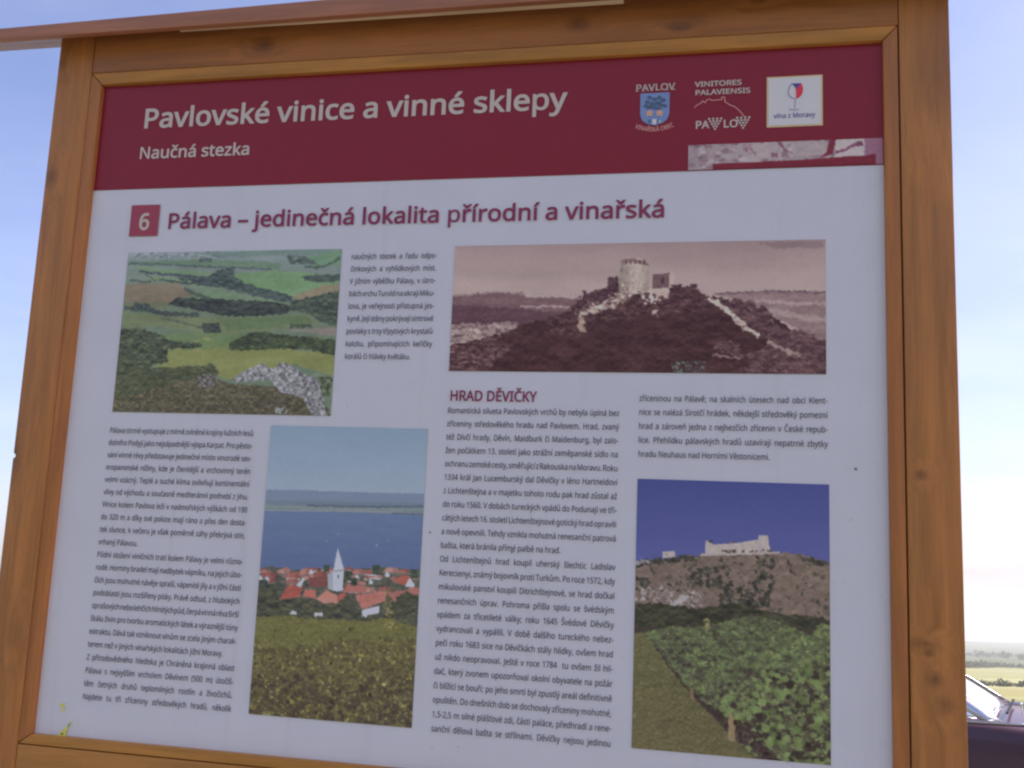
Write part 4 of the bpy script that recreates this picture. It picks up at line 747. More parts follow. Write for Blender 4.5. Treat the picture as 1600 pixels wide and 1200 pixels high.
š192:174 59,173 46,169 35,164 24,156 16,146 9,134 3,120 -1,105 -3,88 -4,50 0,39 2,30 6,21 10,21 42,52 30,64 27,77 25,89 24,105 25,118 28,128 33,135 39,139 47,140 56,139 61,138 66,136 71,132 75,127 79,120 83,87 98,51 114,42 120,35 126,28 133,24 141,21 151,20 162,23 179,30 193,43 204,59 212,79 217,101 219,114 219,126 217,138 215,170 204,158 176,129 186,119 188,109 190,99 190,85 189,74 187,66 183,59 178,55 171,54 164,55 158,56 153,59 149,64 145,69 141,77 137,109 123,144 107,153 102,161 95,166 88,171 80,173 70/78 243,64 263,45 284,28 302,28 307,53 307,74 291,95 270,117 291,139 307,164 307,164 302,147 284,128 263,122 256,118 249,114 243
ť145:106 25,122 26,136 29,136 2,132 1,126 -1,120 -2,100 -4,89 -3,79 -1,69 2,60 7,52 13,46 22,41 33,38 46,37 63,37 188,6 188,6 204,37 219,51 264,72 264,72 215,134 215,134 188,72 188,72 63,73 51,76 42,82 34,88 29,97 26/188 301,182 283,172 261,160 241,140 241,140 245,144 259,148 274,151 290,154 305,188 305
ů248:214 215,214 0,185 0,180 28,178 28,173 21,167 15,160 10,153 6,145 2,137 -1,128 -2,119 -4,110 -4,94 -3,79 0,67 4,56 11,47 19,40 30,36 42,33 57,32 74,32 215,67 215,67 77,69 61,73 48,79 38,88 31,100 27,115 25,130 26,143 29,153 34,161 41,168 50,173 61,176 73,178 87,178 103,178 215/123 243,111 244,101 248,92 254,85 263,81 273,80 285,81 298,85 308,92 317,101 323,111 326,123 328,135 326,146 323,155 317,162 308,167 298,168 286,167 273,162 263,155 254,146 248,136 244/123 263,130 264,135 266,140 269,143 274,145 279,146 285,145 292,143 297,140 302,135 305,130 307,123 308,117 307,112 305,107 302,104 297,102 292,101 285,102 279,104 274,107 269,111 266,117 264
ž188:173 0,16 0,16 23,131 188,22 188,22 215,170 215,170 188,56 27,173 27/76 243,62 263,43 284,26 302,26 307,51 307,72 291,93 270,115 291,137 307,162 307,162 302,145 284,126 263,120 256,116 249,112 243
–200:16 92,16 123,184 123,184 92
"""

# ---------------------------------------------------------------- lettering
# glyph outlines on a 400-unit em, baseline at 0: "<char><advance>:x y,x y,.../second loop"
GLYPHS = {}
for row in GLYPH_DATA.split('\n'):
    if not row: continue
    head, body = row[1:].split(':', 1)
    GLYPHS[row[0]] = (int(head), [[tuple(map(int, p.split())) for p in lp.split(',')] for lp in body.split('/')])
SPACE = 104
_tess = {}
def area(lp): return sum(lp[i-1][0]*lp[i][1]-lp[i][0]*lp[i-1][1] for i in range(len(lp)))/2
def inside(p, lp):
    c = False
    for i in range(len(lp)):
        (xa, ya), (xb, yb) = lp[i-1], lp[i]
        if (ya > p[1]) != (yb > p[1]) and p[0] < (xb-xa)*(p[1]-ya)/(yb-ya)+xa: c = not c
    return c
def grow(lp, d, sgn):
    out = []; n = len(lp)
    for i in range(n):
        p, q, r = Vector(lp[i-1]), Vector(lp[i]), Vector(lp[(i+1) % n])
        a, b = (q-p).normalized(), (r-q).normalized()
        na, nb = Vector((a.y, -a.x)), Vector((b.y, -b.x))
        m = na+nb
        if m.length < .3: m = na
        m.normalize(); k = max(m.dot(na), .55)
        out.append(tuple(q+m*(d*sgn/k)))
    return out
def thin_out(lp):
    out = []
    for p in lp:
        if not out or abs(p[0]-out[-1][0])+abs(p[1]-out[-1][1]) > 4: out.append(p)
    return out
def glyph(ch, bold):
    key = (ch, bold)
    if key in _tess: return _tess[key]
    adv, src = GLYPHS[ch]
    src = [thin_out(l) for l in src]
    big = max(src, key=lambda l: abs(area(l)))
    s = 1 if area(big) > 0 else -1
    for part in (1, .75, .5, .3, 0):           # thicken the strokes as far as the outline allows
        d = bold*part
        loops = [grow(l, d, s) for l in src] if d else src
        flat, tri = [], []
        outer = [l for l in loops if not any(o is not l and inside(l[0], o) for o in loops)]
        for o in outer:                        # each separate stroke with its own counters
            grp = [o]+[l for l in loops if l is not o and l not in outer and inside(l[0], o)]
            b = len(flat)
            flat += [p for l in grp for p in l]
            tri += [tuple(b+i for i in t) for t in tessellate_polygon([[Vector((x, y, 0)) for x, y in l] for l in grp])]
        ta = sum(abs(area([flat[i] for i in t])) for t in tri); pa = abs(sum(area(l) for l in loops))
        if abs(ta-pa) < .02*pa: break
    _tess[key] = (adv, flat, tri)
    return _tess[key]

def text_width(t, track=0): return sum(SPACE if c == ' ' else GLYPHS[c][0]+track for c in t)

CAM_L = None
ASP = .98117
ZT = 2.45510                                   # height of the top edge of the panel above the base
def PX(u, v): return ((u-610)*.001, ZT-v*ASP*.001)   # layout millimetres on the panel -> board x, z

class Ink:
    """collects flat shapes on the panel; each shape has a material slot"""
    def __init__(s): s.v = []; s.f = []; s.m = []
    def tris(s, pts, tri, slot=0, y=0.):
        b = len(s.v)
        for (u, v) in pts:
            x, z = PX(u, v); s.v.append((x, y, z))
        for t in tri:
            s.f.append(tuple(b+i for i in t)); s.m.append(slot)
    def poly(s, pts, slot=0, y=0.):
        s.tris(pts, tessellate_polygon([[Vector((p[0], p[1], 0)) for p in pts]]), slot, y)
    def ring(s, pts, w, slot=0, y=0.):
        for a, b in zip(pts[:-1], pts[1:]):
            d = Vector((b[0]-a[0], b[1]-a[1]))
            if d.length < 1e-6: continue
            n = Vector((-d.y, d.x)).normalized()*w/2; e = d.normalized()*w*.3
            s.poly([(a[0]-e.x+n.x, a[1]-e.y+n.y), (b[0]+e.x+n.x, b[1]+e.y+n.y), (b[0]+e.x-n.x, b[1]+e.y-n.y), (a[0]-e.x-n.x, a[1]-e.y-n.y)], slot, y)
    def disc(s, u, v, r, slot=0, n=10, y=0.): s.poly([(u+r*math.cos(i*2*math.pi/n), v+r*math.sin(i*2*math.pi/n)) for i in range(n)], slot, y)
    def text(s, t, u, v, cap, xs, bold=0., slot=0, track=0, space=None, path=None, y=0.):
        """one line; cap = capital height in mm, xs = width factor"""
        k = cap/286.; x = 0.
        for c in t:
            if c == ' ': x += (SPACE if space is None else space)*k*xs; continue
            adv, flat, tri = glyph(c, bold)
            if path:
                cu, cv, ang = path(x+adv*k*xs/2)
                ca, sa = math.cos(ang), math.sin(ang)
                pts = []
                for gx, gy in flat:
                    px, py = (gx-adv/2)*k*xs, -gy*k
                    pts.append((cu+px*ca-py*sa, cv+px*sa+py*ca))
            else: pts = [(u+x+gx*k*xs, v-gy*k) for gx, gy in flat]
            s.tris(pts, tri, slot, y); x += (adv+track)*k*xs
        return x
    def fit(s, t, u0, u1, v, cap, bold=0., slot=0, y=0.):
        s.text(t, u0, v, cap, (u1-u0)/(text_width(t)*cap/286.), bold, slot, y=y)
    def column(s, lines, u0, u1, v0, dv, cap, slot=0, bold=0.):
        """justified text; a line ending in | is ragged"""
        k = cap/286.
        xs = .686*9.3/cap
        for i, t in enumerate(lines):
            rag = t.endswith('|'); t = t.rstrip('|')
            ns = t.count(' ')
            if rag: sp = 108
            else: sp = ((u1-u0)/(k*xs)-text_width(t.replace(' ', '')))/max(ns, 1)
            s.text(t, u0, v0+i*dv, cap, xs, bold, slot, space=sp)
    def build(s, name, mats, parent, y):
        me = bpy.data.meshes.new(name)
        me.from_pydata([(a, b+y, c) for a, b, c in s.v], [], s.f)
        me.polygons.foreach_set('material_index', s.m)
        me.update()
        # every print faces the reader
        fl = [p.index for p in me.polygons if p.normal.y > 0]
        if fl:
            bm = bmesh.new(); bm.from_mesh(me); bm.faces.ensure_lookup_table()
            bmesh.ops.reverse_faces(bm, faces=[bm.faces[i] for i in fl]); bm.to_mesh(me); bm.free()
        return obj(name, me, mats, parent)

def picture(name, tab, u0, v0, u1, v1, mat, parent, y):
    """a printed picture: a fine grid carrying the ink colours"""
    h, w = tab.shape[:2]
    us = np.linspace(u0, u1, w); vs = np.linspace(v0, v1, h)
    U, V = np.meshgrid(us, vs)
    co = np.stack([(U-610)*.001, np.full(U.shape, y), ZT-V*ASP*.001], -1).reshape(-1, 3)
    i = np.arange((h-1)*w).reshape(h-1, w)[:, :-1].ravel()
    q = np.stack([i, i+w, i+w+1, i+1], -1)
    me = bpy.data.meshes.new(name)
    me.vertices.add(len(co)); me.vertices.foreach_set('co', co.astype(np.float32).ravel())
    me.loops.add(q.size); me.loops.foreach_set('vertex_index', q.ravel().astype(np.int32))
    me.polygons.add(len(q)); me.polygons.foreach_set('loop_start', np.arange(0, q.size, 4, dtype=np.int32))
    me.polygons.foreach_set('loop_total', np.full(len(q), 4, np.int32))
    me.update(calc_edges=True)
    at = me.color_attributes.new('ink', 'FLOAT_COLOR', 'POINT')
    c = np.ones((h*w, 4), np.float32); c[:, :3] = ink(tab).reshape(-1, 3)
    at.data.foreach_set('color', c.ravel())
    return obj(name, me, mat, parent)

def ink_material():
    k = NT('printed_picture'); a = k.n('ShaderNodeAttribute', attribute_name='ink')
    return k.set(base=a.outputs['Color'], rough=.34, spec=.38)

# ---------------------------------------------------------------- the information board
M_INK = ink_material()
M_white = NT('white_laminate')
_w = M_white.noise(M_white.coords(), 9, 5); _s = M_white.noise(M_white.coords(), 140, 2)
_c = M_white.mix(_w, (.70, .69, .70), (.79, .78, .79))
_c = M_white.mix(M_white.math('MULTIPLY', M_white.rng(_s, .70, .78), .35), _c, (.45, .42, .40))
_d = M_white.noise(M_white.coords((1, 1, .35)), 6.5, 6, .62)
_c = M_white.mix(M_white.math('MULTIPLY', M_white.rng(_d, .60, .80), .45), _c, (.62, .56, .42))
_e = M_white.noise(M_white.coords((1, 1, .05)), 42, 3)
_c = M_white.mix(M_white.math('MULTIPLY', M_white.rng(_e, .58, .78), .16), _c, (.50, .47, .44))
M_white = M_white.set(base=_c, rough=.34, spec=.38)
M_red = plain('wine_red_print', ink((98, 17, 29)), .34, .36, vary=.05, vs=14)
M_red2 = plain('wine_red_square', ink((118, 46, 62)), .34, .36, vary=.04)
M_cream = plain('cream_print', (.68, .58, .48), .36, .36, vary=.04)
M_head = plain('plum_lettering', ink((100, 34, 62)), .36, .36, vary=.05)
M_body = plain('black_lettering', (.058, .045, .075), .35, .5)
M_dim = plain('faded_pink_print', ink((168, 112, 112)), .36, .36)
M_blue = plain('crest_blue', ink((90, 104, 146)), .36, .36)
M_gold = plain('crest_gold', ink((170, 122, 108)), .36, .36)
M_navy = plain('navy_print', ink((56, 54, 110)), .36, .36)
M_leaf = plain('crest_green', ink((62, 72, 96)), .36, .36)
M_wred = plain('glass_red', ink((168, 44, 60)), .36, .36)
M_gline = plain('glass_grey', ink((110, 104, 134)), .36, .36)
M_border = plain('yellow_border', ink((206, 140, 112)), .36, .36)
M_wht = plain('white_print', (.82, .79, .74), .36, .36, vary=.03)
M_yel = plain('yellow_smear', ink((176, 160, 62)), .7, .2, vary=.3, vs=160)
M_dot = plain('dirt', ink((84, 74, 86)), .7, .2)

kx = lambda u, v: PX(u, v)
def KN(u, v, rx, rz, a=.8): x, z = PX(u, v); return (x, z, rx, rz, a)
W_left = wood('stained_post_wood', 'z', [KN(-70, 162, .010, .016, .7), KN(-80, 628, .012, .02, .55), KN(-78, -40, .012, .012, .5), KN(-40, 900, .01, .02, .35)], 1.)
W_right = wood('stained_post_wood', 'z', [KN(1258, 616, .007, .006, .8), KN(1262, 844, .006, .005, .7), KN(1268, 876, .009, .008, .75), KN(1288, 52, .02, .05, .35), KN(1256, 832, .014, .006, .5), KN(1280, 908, .012, .01, .5)], 2.4)
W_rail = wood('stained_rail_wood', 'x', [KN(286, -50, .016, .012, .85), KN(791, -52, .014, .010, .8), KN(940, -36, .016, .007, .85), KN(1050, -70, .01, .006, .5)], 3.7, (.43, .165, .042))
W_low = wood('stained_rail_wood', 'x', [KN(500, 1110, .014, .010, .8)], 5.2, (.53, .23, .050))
W_beadx = wood('bead_wood', 'x', [], 6.1, (.53, .235, .045))
W_beadz = wood('bead_wood', 'z', [], 7.3, (.50, .19, .052))
W_fas = wood('fascia_wood', 'x', [KN(62, -108, .010, .006, .6), KN(640, -110, .012, .006, .6)], 8.8, (.45, .19, .095))
W_sunline = wood('sunlit_line_wood', 'x', [], 9.5, (.88, .70, .42))  # pale colour stands in for sunlight along the barge board
W_roof = wood('roof_board_wood', 'x', [], 11.5, (.30, .14, .07))

BOARD = Matrix(((0.979227, 0.200988, 0.026796, -0.152172),
                (-0.198588, 0.977327, -0.073448, 1.522356),
                (-0.040951, 0.066601, 0.996939, 0.0), (0, 0, 0, 1)))
board = empty('information_board', BOARD)
tag(board, 'wooden framed information board with wine red header and four printed landscape photographs', 'information board')

def U(u): return (u-610)*.001
def V(v): return ZT-v*ASP*.001
YF = -.009                                     # front of posts and rails
PU, PV = U, V
U = lambda u: PU(993.8+(u-993.8)*KD)
V = lambda v: PV(707.6+(v-707.6)*KD)
KD = .99332                                    # posts stand a little proud of the print, so they measure a little smaller
z_lo = -.12
# posts: the left one has a small chip in its outer edge
lp = [(U(-88), z_lo), (U(-24), z_lo), (U(-24), PV(-87)), (U(-88), PV(-87)), (U(-88), V(622)), (U(-84.5), V(624)), (U(-84), V(628)), (U(-88), V(629.5))]
shade(obj('post', prism(lp, YF, YF+.066, .0022), W_left, board))
shade(obj('post', prism(rect(U(1242.2), z_lo, U(1308), PV(-87)), YF, YF+.066, .0022), W_right, board))
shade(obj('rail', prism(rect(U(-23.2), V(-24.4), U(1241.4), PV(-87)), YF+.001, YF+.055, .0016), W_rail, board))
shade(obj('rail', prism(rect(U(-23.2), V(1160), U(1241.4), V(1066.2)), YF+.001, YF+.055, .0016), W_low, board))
KD = .9955
# mitred bead round the panel
def bead(pts, mat):
    shade(obj('bead', prism(pts, -.0075, .012, .0022), mat, board), 30)
o0, o1 = (-22.0, 1240.0), (-22.9, 1064.0)
iu, iv = (-1.5, 1220.5), (-1.2, 1049.3)
e = .35
bead([(U(o0[0]+e), V(o1[0])), (U(o0[1]-e), V(o1[0])), (U(iu[1]-e), V(iv[0])), (U(iu[0]+e), V(iv[0]))], W_beadx)
bead([(U(o0[0]+e), V(o1[1])), (U(iu[0]+e), V(iv[1])), (U(iu[1]-e), V(iv[1])), (U(o0[1]-e), V(o1[1]))], W_beadx)
bead([(U(o0[0]), V(o1[0]+e)), (U(iu[0]), V(iv[0]+e)), (U(iu[0]), V(iv[1]-e)), (U(o0[0]), V(o1[1]-e))], W_beadz)
bead([(U(o0[1]), V(o1[0]+e)), (U(o0[1]), V(o1[1]-e)), (U(iu[1]), V(iv[1]-e)), (U(iu[1]), V(iv[0]+e))], W_beadz)
U, V = PU, PV
obj('backing', prism(rect(U(-30), V(1072), U(1248), V(-30)), .014, .024, 0), plain('backing_board', (.10, .055, .03), .7), board)

panel = obj('panel', prism(rect(U(-12), V(1060), U(1232), V(-12)), .002, .0085, 0), M_white, board)
Y1, Y2, Y3 = .0012, .0004, -.0002
q = Ink(); q.poly([(-11, -11), (1231, -11), (1231, 183.6), (-11, 183.6)])
header = q.build('header_band', [M_red], panel, Y1)
q = Ink(); q.fit('Pavlovské vinice a vinné sklepy', 80, 776, 78.5, 32.5, 9.5); q.build('title_lettering', [M_cream], panel, Y2)
q = Ink(); q.fit('Naučná stezka', 79, 274, 131.8, 19.6, 9.5); q.build('subtitle_lettering', [M_cream], panel, Y2)
q = Ink(); q.fit('Pálava – jedinečná lokalita přírodní a vinařská', 141, 924.5, 252.3, 25.0, 8.5); q.build('heading_lettering', [M_head], panel, Y2)
q = Ink(); q.poly([(76, 211.5), (126.3, 211.5), (126.3, 263.9), (76, 263.9)], 0); q.text('6', 91.6, 253.2, 26.5, .92, 11, 1, y=-.0006)
q.build('number_square', [M_red2, M_cream], panel, Y2)
q = Ink(); q.fit('HRAD DĚVIČKY', 620, 748, 525.6, 14.6, 9.); q.build('subheading_lettering', [M_head], panel, Y2)
CAP = 8.3
q = Ink(); q.column(LEFT.split('\n'), 77.5, 318.5, 585.2, 19.36, CAP, bold=1.6); q.build('text_block', [M_body], panel, Y2)
q = Ink(); q.column(MID.split('\n'), 455.0, 589.5, 308.3, 19.52, CAP, bold=1.6); q.build('text_block', [M_body], panel, Y2)
q = Ink(); q.column(CASTLE.split('\n'), 618.0, 866.0, 544.4, 19.58, CAP, bold=1.6); q.build('text_block', [M_body], panel, Y2)
q = Ink(); q.column(RIGHT.split('\n'), 893.0, 1144.0, 522.3, 19.75, CAP, bold=1.6); q.build('text_block', [M_body], panel, Y2)

tag(picture('photo_print', draw_hills(), 78.1, 291.4, 439.0, 551.8, M_INK, panel, Y1), 'printed colour photo of green hills and fields with pale rocks')
tag(picture('photo_print', draw_castle(), 616.8, 290.3, 1142.3, 481.5, M_INK, panel, Y1), 'printed sepia photo of a ruined castle tower on a hilltop')
tag(picture('photo_print', draw_village(), 345.6, 568.4, 589.9, 992.6, M_INK, panel, Y1), 'printed colour photo of a white church tower and red roofs beside a lake')
tag(picture('photo_print', draw_vineyard(), 893.3, 632.2, 1145.2, 993.9, M_INK, panel, Y1), 'printed colour photo of a green vineyard below a castle hill')
picture('peeled_strip', draw_strip(), 955.0, 144.5, 1218.6, 182.6, M_INK, panel, Y2)

# town crest: name, blue shield, arched motto
q = Ink()
q.fit('PAVLOV', 877.5, 934.5, 57.0, 10.2, 6., 0)
for u in (877.6, 887, 899, 910, 921, 930.5): q.poly([(u, 57.3), (u+4.5, 57.3), (u+4.5, 56.2), (u, 56.2)], 0)
q.poly([(885, 61), (927, 61), (927, 94), (924, 103), (917, 108.5), (906, 112), (895, 108.5), (888, 103), (885, 94)], 1)
S = -.0006
for i, (u, v) in enumerate([(898, 68), (905, 71), (912, 69), (918, 73), (895, 75), (902, 78), (909, 77), (914, 80), (899, 83), (906, 84), (912, 86), (920, 82), (893, 81)]):
    q.poly([(u-4, v), (u-1, v-3), (u+3, v-2), (u+4, v+1), (u+1, v+3), (u-2, v+2)], 2, S)
q.ring([(895, 86), (902, 80), (909, 79), (919, 72)], 1.3, 2, S-.0003)
for u, v in ((898.6, 93), (913, 93.4)):
    for a, b in ((0, 0), (-3, -1.6), (3, -1.6), (-2.2, 2.4), (2.2, 2.4), (0, -3.4)): q.disc(u+a, v+b, 2.1, 3, 8, S-.0002)
q.poly([(903, 102), (909, 102), (909, 110.5), (903, 110)], 4, S); q.poly([(912, 105), (914.6, 103.6), (914.6, 107.4), (912, 108.6)], 4, S)
q.poly([(897, 103), (900, 103), (900, 108), (897, 107)], 2, S); q.poly([(909.6, 103), (911.4, 103), (911.4, 108), (909.6, 108.6)], 2, S)
def arc(x):                                      # hanging arc under the shield
    t = x-29.5; Rr = 62.
    a = t/Rr
    return 906+Rr*math.sin(a), 59.+Rr*math.cos(a), -a
q.text('VINAŘSKÁ OBEC', 0, 0, 6.6, 59./(text_width('VINAŘSKÁ OBEC')*6.6/286.), 7., 5, path=arc)
tag(q.build('crest', [M_cream, M_blue, M_leaf, M_gold, M_wht, M_dim], panel, Y2))
# wine makers' mark
q = Ink()
q.fit('VINITORES', 963, 1029, 54.6, 7.6, 11., 0); q.fit('PALAVIENSIS', 963, 1041, 67.6, 7.6, 11., 0)
hl = [(962.7, 86.4), (968, 82), (971.4, 80.9), (973.8, 76.9), (977.6, 79.8), (980, 76), (983.7, 74.7), (987.4, 77.1), (996.1, 76.4), (1000.9, 76.4), (1001, 72.7), (1005, 72.7), (1005.5, 79.9), (1013.4, 85.7), (1019, 88), (1023.2, 92), (1027, 96), (1032, 103)]
q.ring(hl, 1.3, 1)
q.text('PA', 964, 119.3, 11.2, 1.0, 11., 0); q.text('LO', 1003, 119.3, 11.2, 1.02, 11., 0, track=10)
for u0 in (983.5, 1022.5):
    n = 5
    for r_ in range(5):
        c = (0, 1, 3, 4) if r_ == 0 else (0, 1, 2, 3) if r_ == 1 else (0, 1, 2) if r_ == 2 else (0, 1) if r_ == 3 else (0,)
        m = len(c)
        for j in range(m):
            w_ = (4 if r_ == 0 else 3.2 if r_ == 1 else 2.1 if r_ == 2 else 1. if r_ == 3 else 0)*4.2
            q.disc(u0+8.6+(-w_/2+(w_*j/(m-1) if m > 1 else 0)), 105.4+r_*3.9, 1.75, 0, 8)
q.build('winemakers_mark', [M_cream, M_dim], panel, Y2)
# white wine sticker
q = Ink()
q.poly([(1063.5, 45.5), (1139.6, 45.5), (1139.6, 122.4), (1063.5, 122.4)], 0)
q.poly([(1066, 48), (1137.2, 48), (1137.2, 120), (1066, 120)], 1, S)
S2 = S-.0005
bowl = [(1098, 57.5), (1094.6, 62), (1093, 67), (1093.2, 73), (1096, 78), (1102.5, 81.5)]
q.ring(bowl, 1.5, 4, S2)
q.poly([(1103, 62), (1111, 57.8), (1113, 64), (1113, 70), (1111, 76), (1107, 79.6), (1103.6, 81)], 2, S2)
q.poly([(1098, 57.5), (1110.6, 57.5), (1104, 65.6)], 3, S2-.0002)
q.ring([(1102.8, 81.5), (1102, 90), (1101, 95.5)], 1.1, 4, S2)
q.ring([(1094, 95.6), (1098, 97.4), (1102, 97.8), (1107, 97)], 1.2, 4, S2)
q.fit('vína z Moravy', 1073, 1129.6, 109.2, 7.2, 4., 3, S2)
q.build('wine_sticker', [M_border, M_wht, M_wred, M_navy, M_gline], panel, Y2)
# dirt on the panel
q = Ink(); q.poly([(42.0, 1048.6), (46, 1044), (49.9, 1040.5), (56.3, 1034.4), (60, 1029), (62.7, 1025.5), (63.9, 1027.3), (61, 1032), (59.9, 1035.0), (55.8, 1041.0), (57, 1044), (56.7, 1049)], 0)
q.poly([(57.5, 1034), (60, 1030), (62.6, 1027), (62.0, 1029.4), (59.6, 1033)], 1, -.0003); q.poly([(48, 1044), (52, 1043), (53, 1045.6), (49, 1046.5)], 1, -.0003)
q.poly([(40.5, 1003.8), (44, 1001), (49.4, 1001.2), (48.5, 1005), (46, 1006.6)], 0); q.poly([(45.6, 1009), (49.6, 1007.5), (50.7, 1011.4), (47.6, 1012.6)], 0)
q.build('yellow_smear', [M_yel, M_dot], panel, Y3)
q = Ink()
rs = np.random.RandomState(4)
for u, v, r_ in ((1178.6, 610.5, 1.9), (601.8, 719.1, 1.5), (721.7, 741.5, 1.6), (963.4, 146.1, 1.4)):
    q = Ink()
    q.poly([(u+r_*math.cos(a)*(.7+.5*rs.rand()), v+r_*math.sin(a)*(.7+.5*rs.rand())) for a in np.arange(0, 6.2, .7)], 0)
    q.build('dirt_mark', [M_dot], panel, Y3-.0003)

# roof: a barge board in front, a pale strip added under it as a painted sunlit line, two shallow roof slopes behind
yb = -.050
bz = lambda mm: ZT+mm*.001
fas = [(-1.0, bz(65.6)), (1.0, bz(68.8)), (1.0, bz(80)), (.02, bz(98.5)), (-1.0, bz(81.8))]
bm = bmesh.new()                               # a thin sloping cap board behind the barge board
pr = [(-.0375, bz(74)), (.075, bz(116)), (.072, bz(123)), (-.0375, bz(80))]
for xx in (-.99, .99): [bm.verts.new((xx, y, z)) for y, z in pr]
bm.verts.ensure_lookup_table(); vv = list(bm.verts)
bm.faces.new(vv[0:4]); bm.faces.new(vv[4:8][::-1])
for i in range(4): bm.faces.new((vv[i], vv[4+i], vv[4+(i+1) % 4], vv[(i+1) % 4]))
bmesh.ops.recalc_face_normals(bm, faces=bm.faces)
roof = obj('roof', bm, W_roof, board)
shade(obj('barge_board', prism(fas, yb, yb+.012, .0012), W_fas, roof))
obj('sunlit_line_strip', prism([(-.46, bz(70.6)), (.25, bz(67.6)), (.25, bz(75)), (-.46, bz(74))], yb+.0128, yb+.024, .0006), W_sunline, roof)
HAZE = 0.00026

# ---------------------------------------------------------------- the parked car
M_paint = plain('dark_plum_paint', (.075, .034, .052), .42, .4, coat=.35, vary=.04)
M_sheen_trim = plain('sheen_and_pillar_trim', (.62, .62, .64), .22, .5, metal=1.0)
M_black = plain('black_rubber', (.02, .02, .021), .7, .3)
M_rim = plain('alloy_rim', (.45, .45, .47), .35, .5, metal=1.0)
k = NT('reflecting_glass'); M_glass = k.set(base=(.86, .90, .95), rough=.10, metal=.92, spec=.6)
M_lamp = plain('lamp_glass', (.75, .75, .72), .12, .5, coat=.6)
M_rlamp = plain('tail_lamp_red', (.35, .02, .02), .2, .5, coat=.6)
M_plate = plain('plate_white', (.75, .75, .72), .5, .3)

def loft(sections, cap=True):
    bm = bmesh.new(); rows = [[bm.verts.new(p) for p in s] for s in sections]
    n = len(rows[0])
    for a, b in zip(rows[:-1], rows[1:]):
        for i in range(n): bm.faces.new((a[i], a[(i+1) % n], b[(i+1) % n], b[i]))
    if cap: bm.faces.new(rows[0][::-1]); bm.faces.new(rows[-1])
    bmesh.ops.recalc_face_normals(bm, faces=bm.faces)
    return bm
def smooth(o, lv=2):
    for p in o.data.polygons: p.use_smooth = True
    m = o.modifiers.new('round', 'SUBSURF'); m.levels = lv; m.render_levels = lv
    return o
def body_section(x, wd, deck, low):
    h = [(0, low), (.70, low), (.80, low+.10), (.835, .58), (.815, .80), (.79, min(.925, deck-.004)), (.745, deck+.012), (.4, deck+.03), (0, deck+.04)]
    h = [(y*wd, z) for y, z in h]
    return [(x, -y, z) for y, z in h]+[(x, y, z) for y, z in h[-2:0:-1]]
ST = [(-1.98, .80, .80, .42), (-1.95, .88, .90, .30), (-1.80, .96, .945, .24), (-1.3, 1., .95, .22), (-.6, 1., .945, .20), (.1, 1., .94, .20), (.72, 1., .935, .20),
      (1.05, .99, .90, .20), (1.45, .97, .83, .21), (1.80, .90, .74, .24), (1.93, .80, .64, .30), (1.97, .70, .56, .40)]
def gh(z):                                       # greenhouse outline at height z: x back, x front, half width
    t = (z-.93)/.50
    return -1.84+.42*t, .79-.72*t-.06*t*t, .775-.22*t-.03*t*t
def gside(x01, z, off=0.):
    b, f, w = gh(z); x = b+(f-b)*x01
    return x, w*(1-.05*(2*x01-1)**4)+off
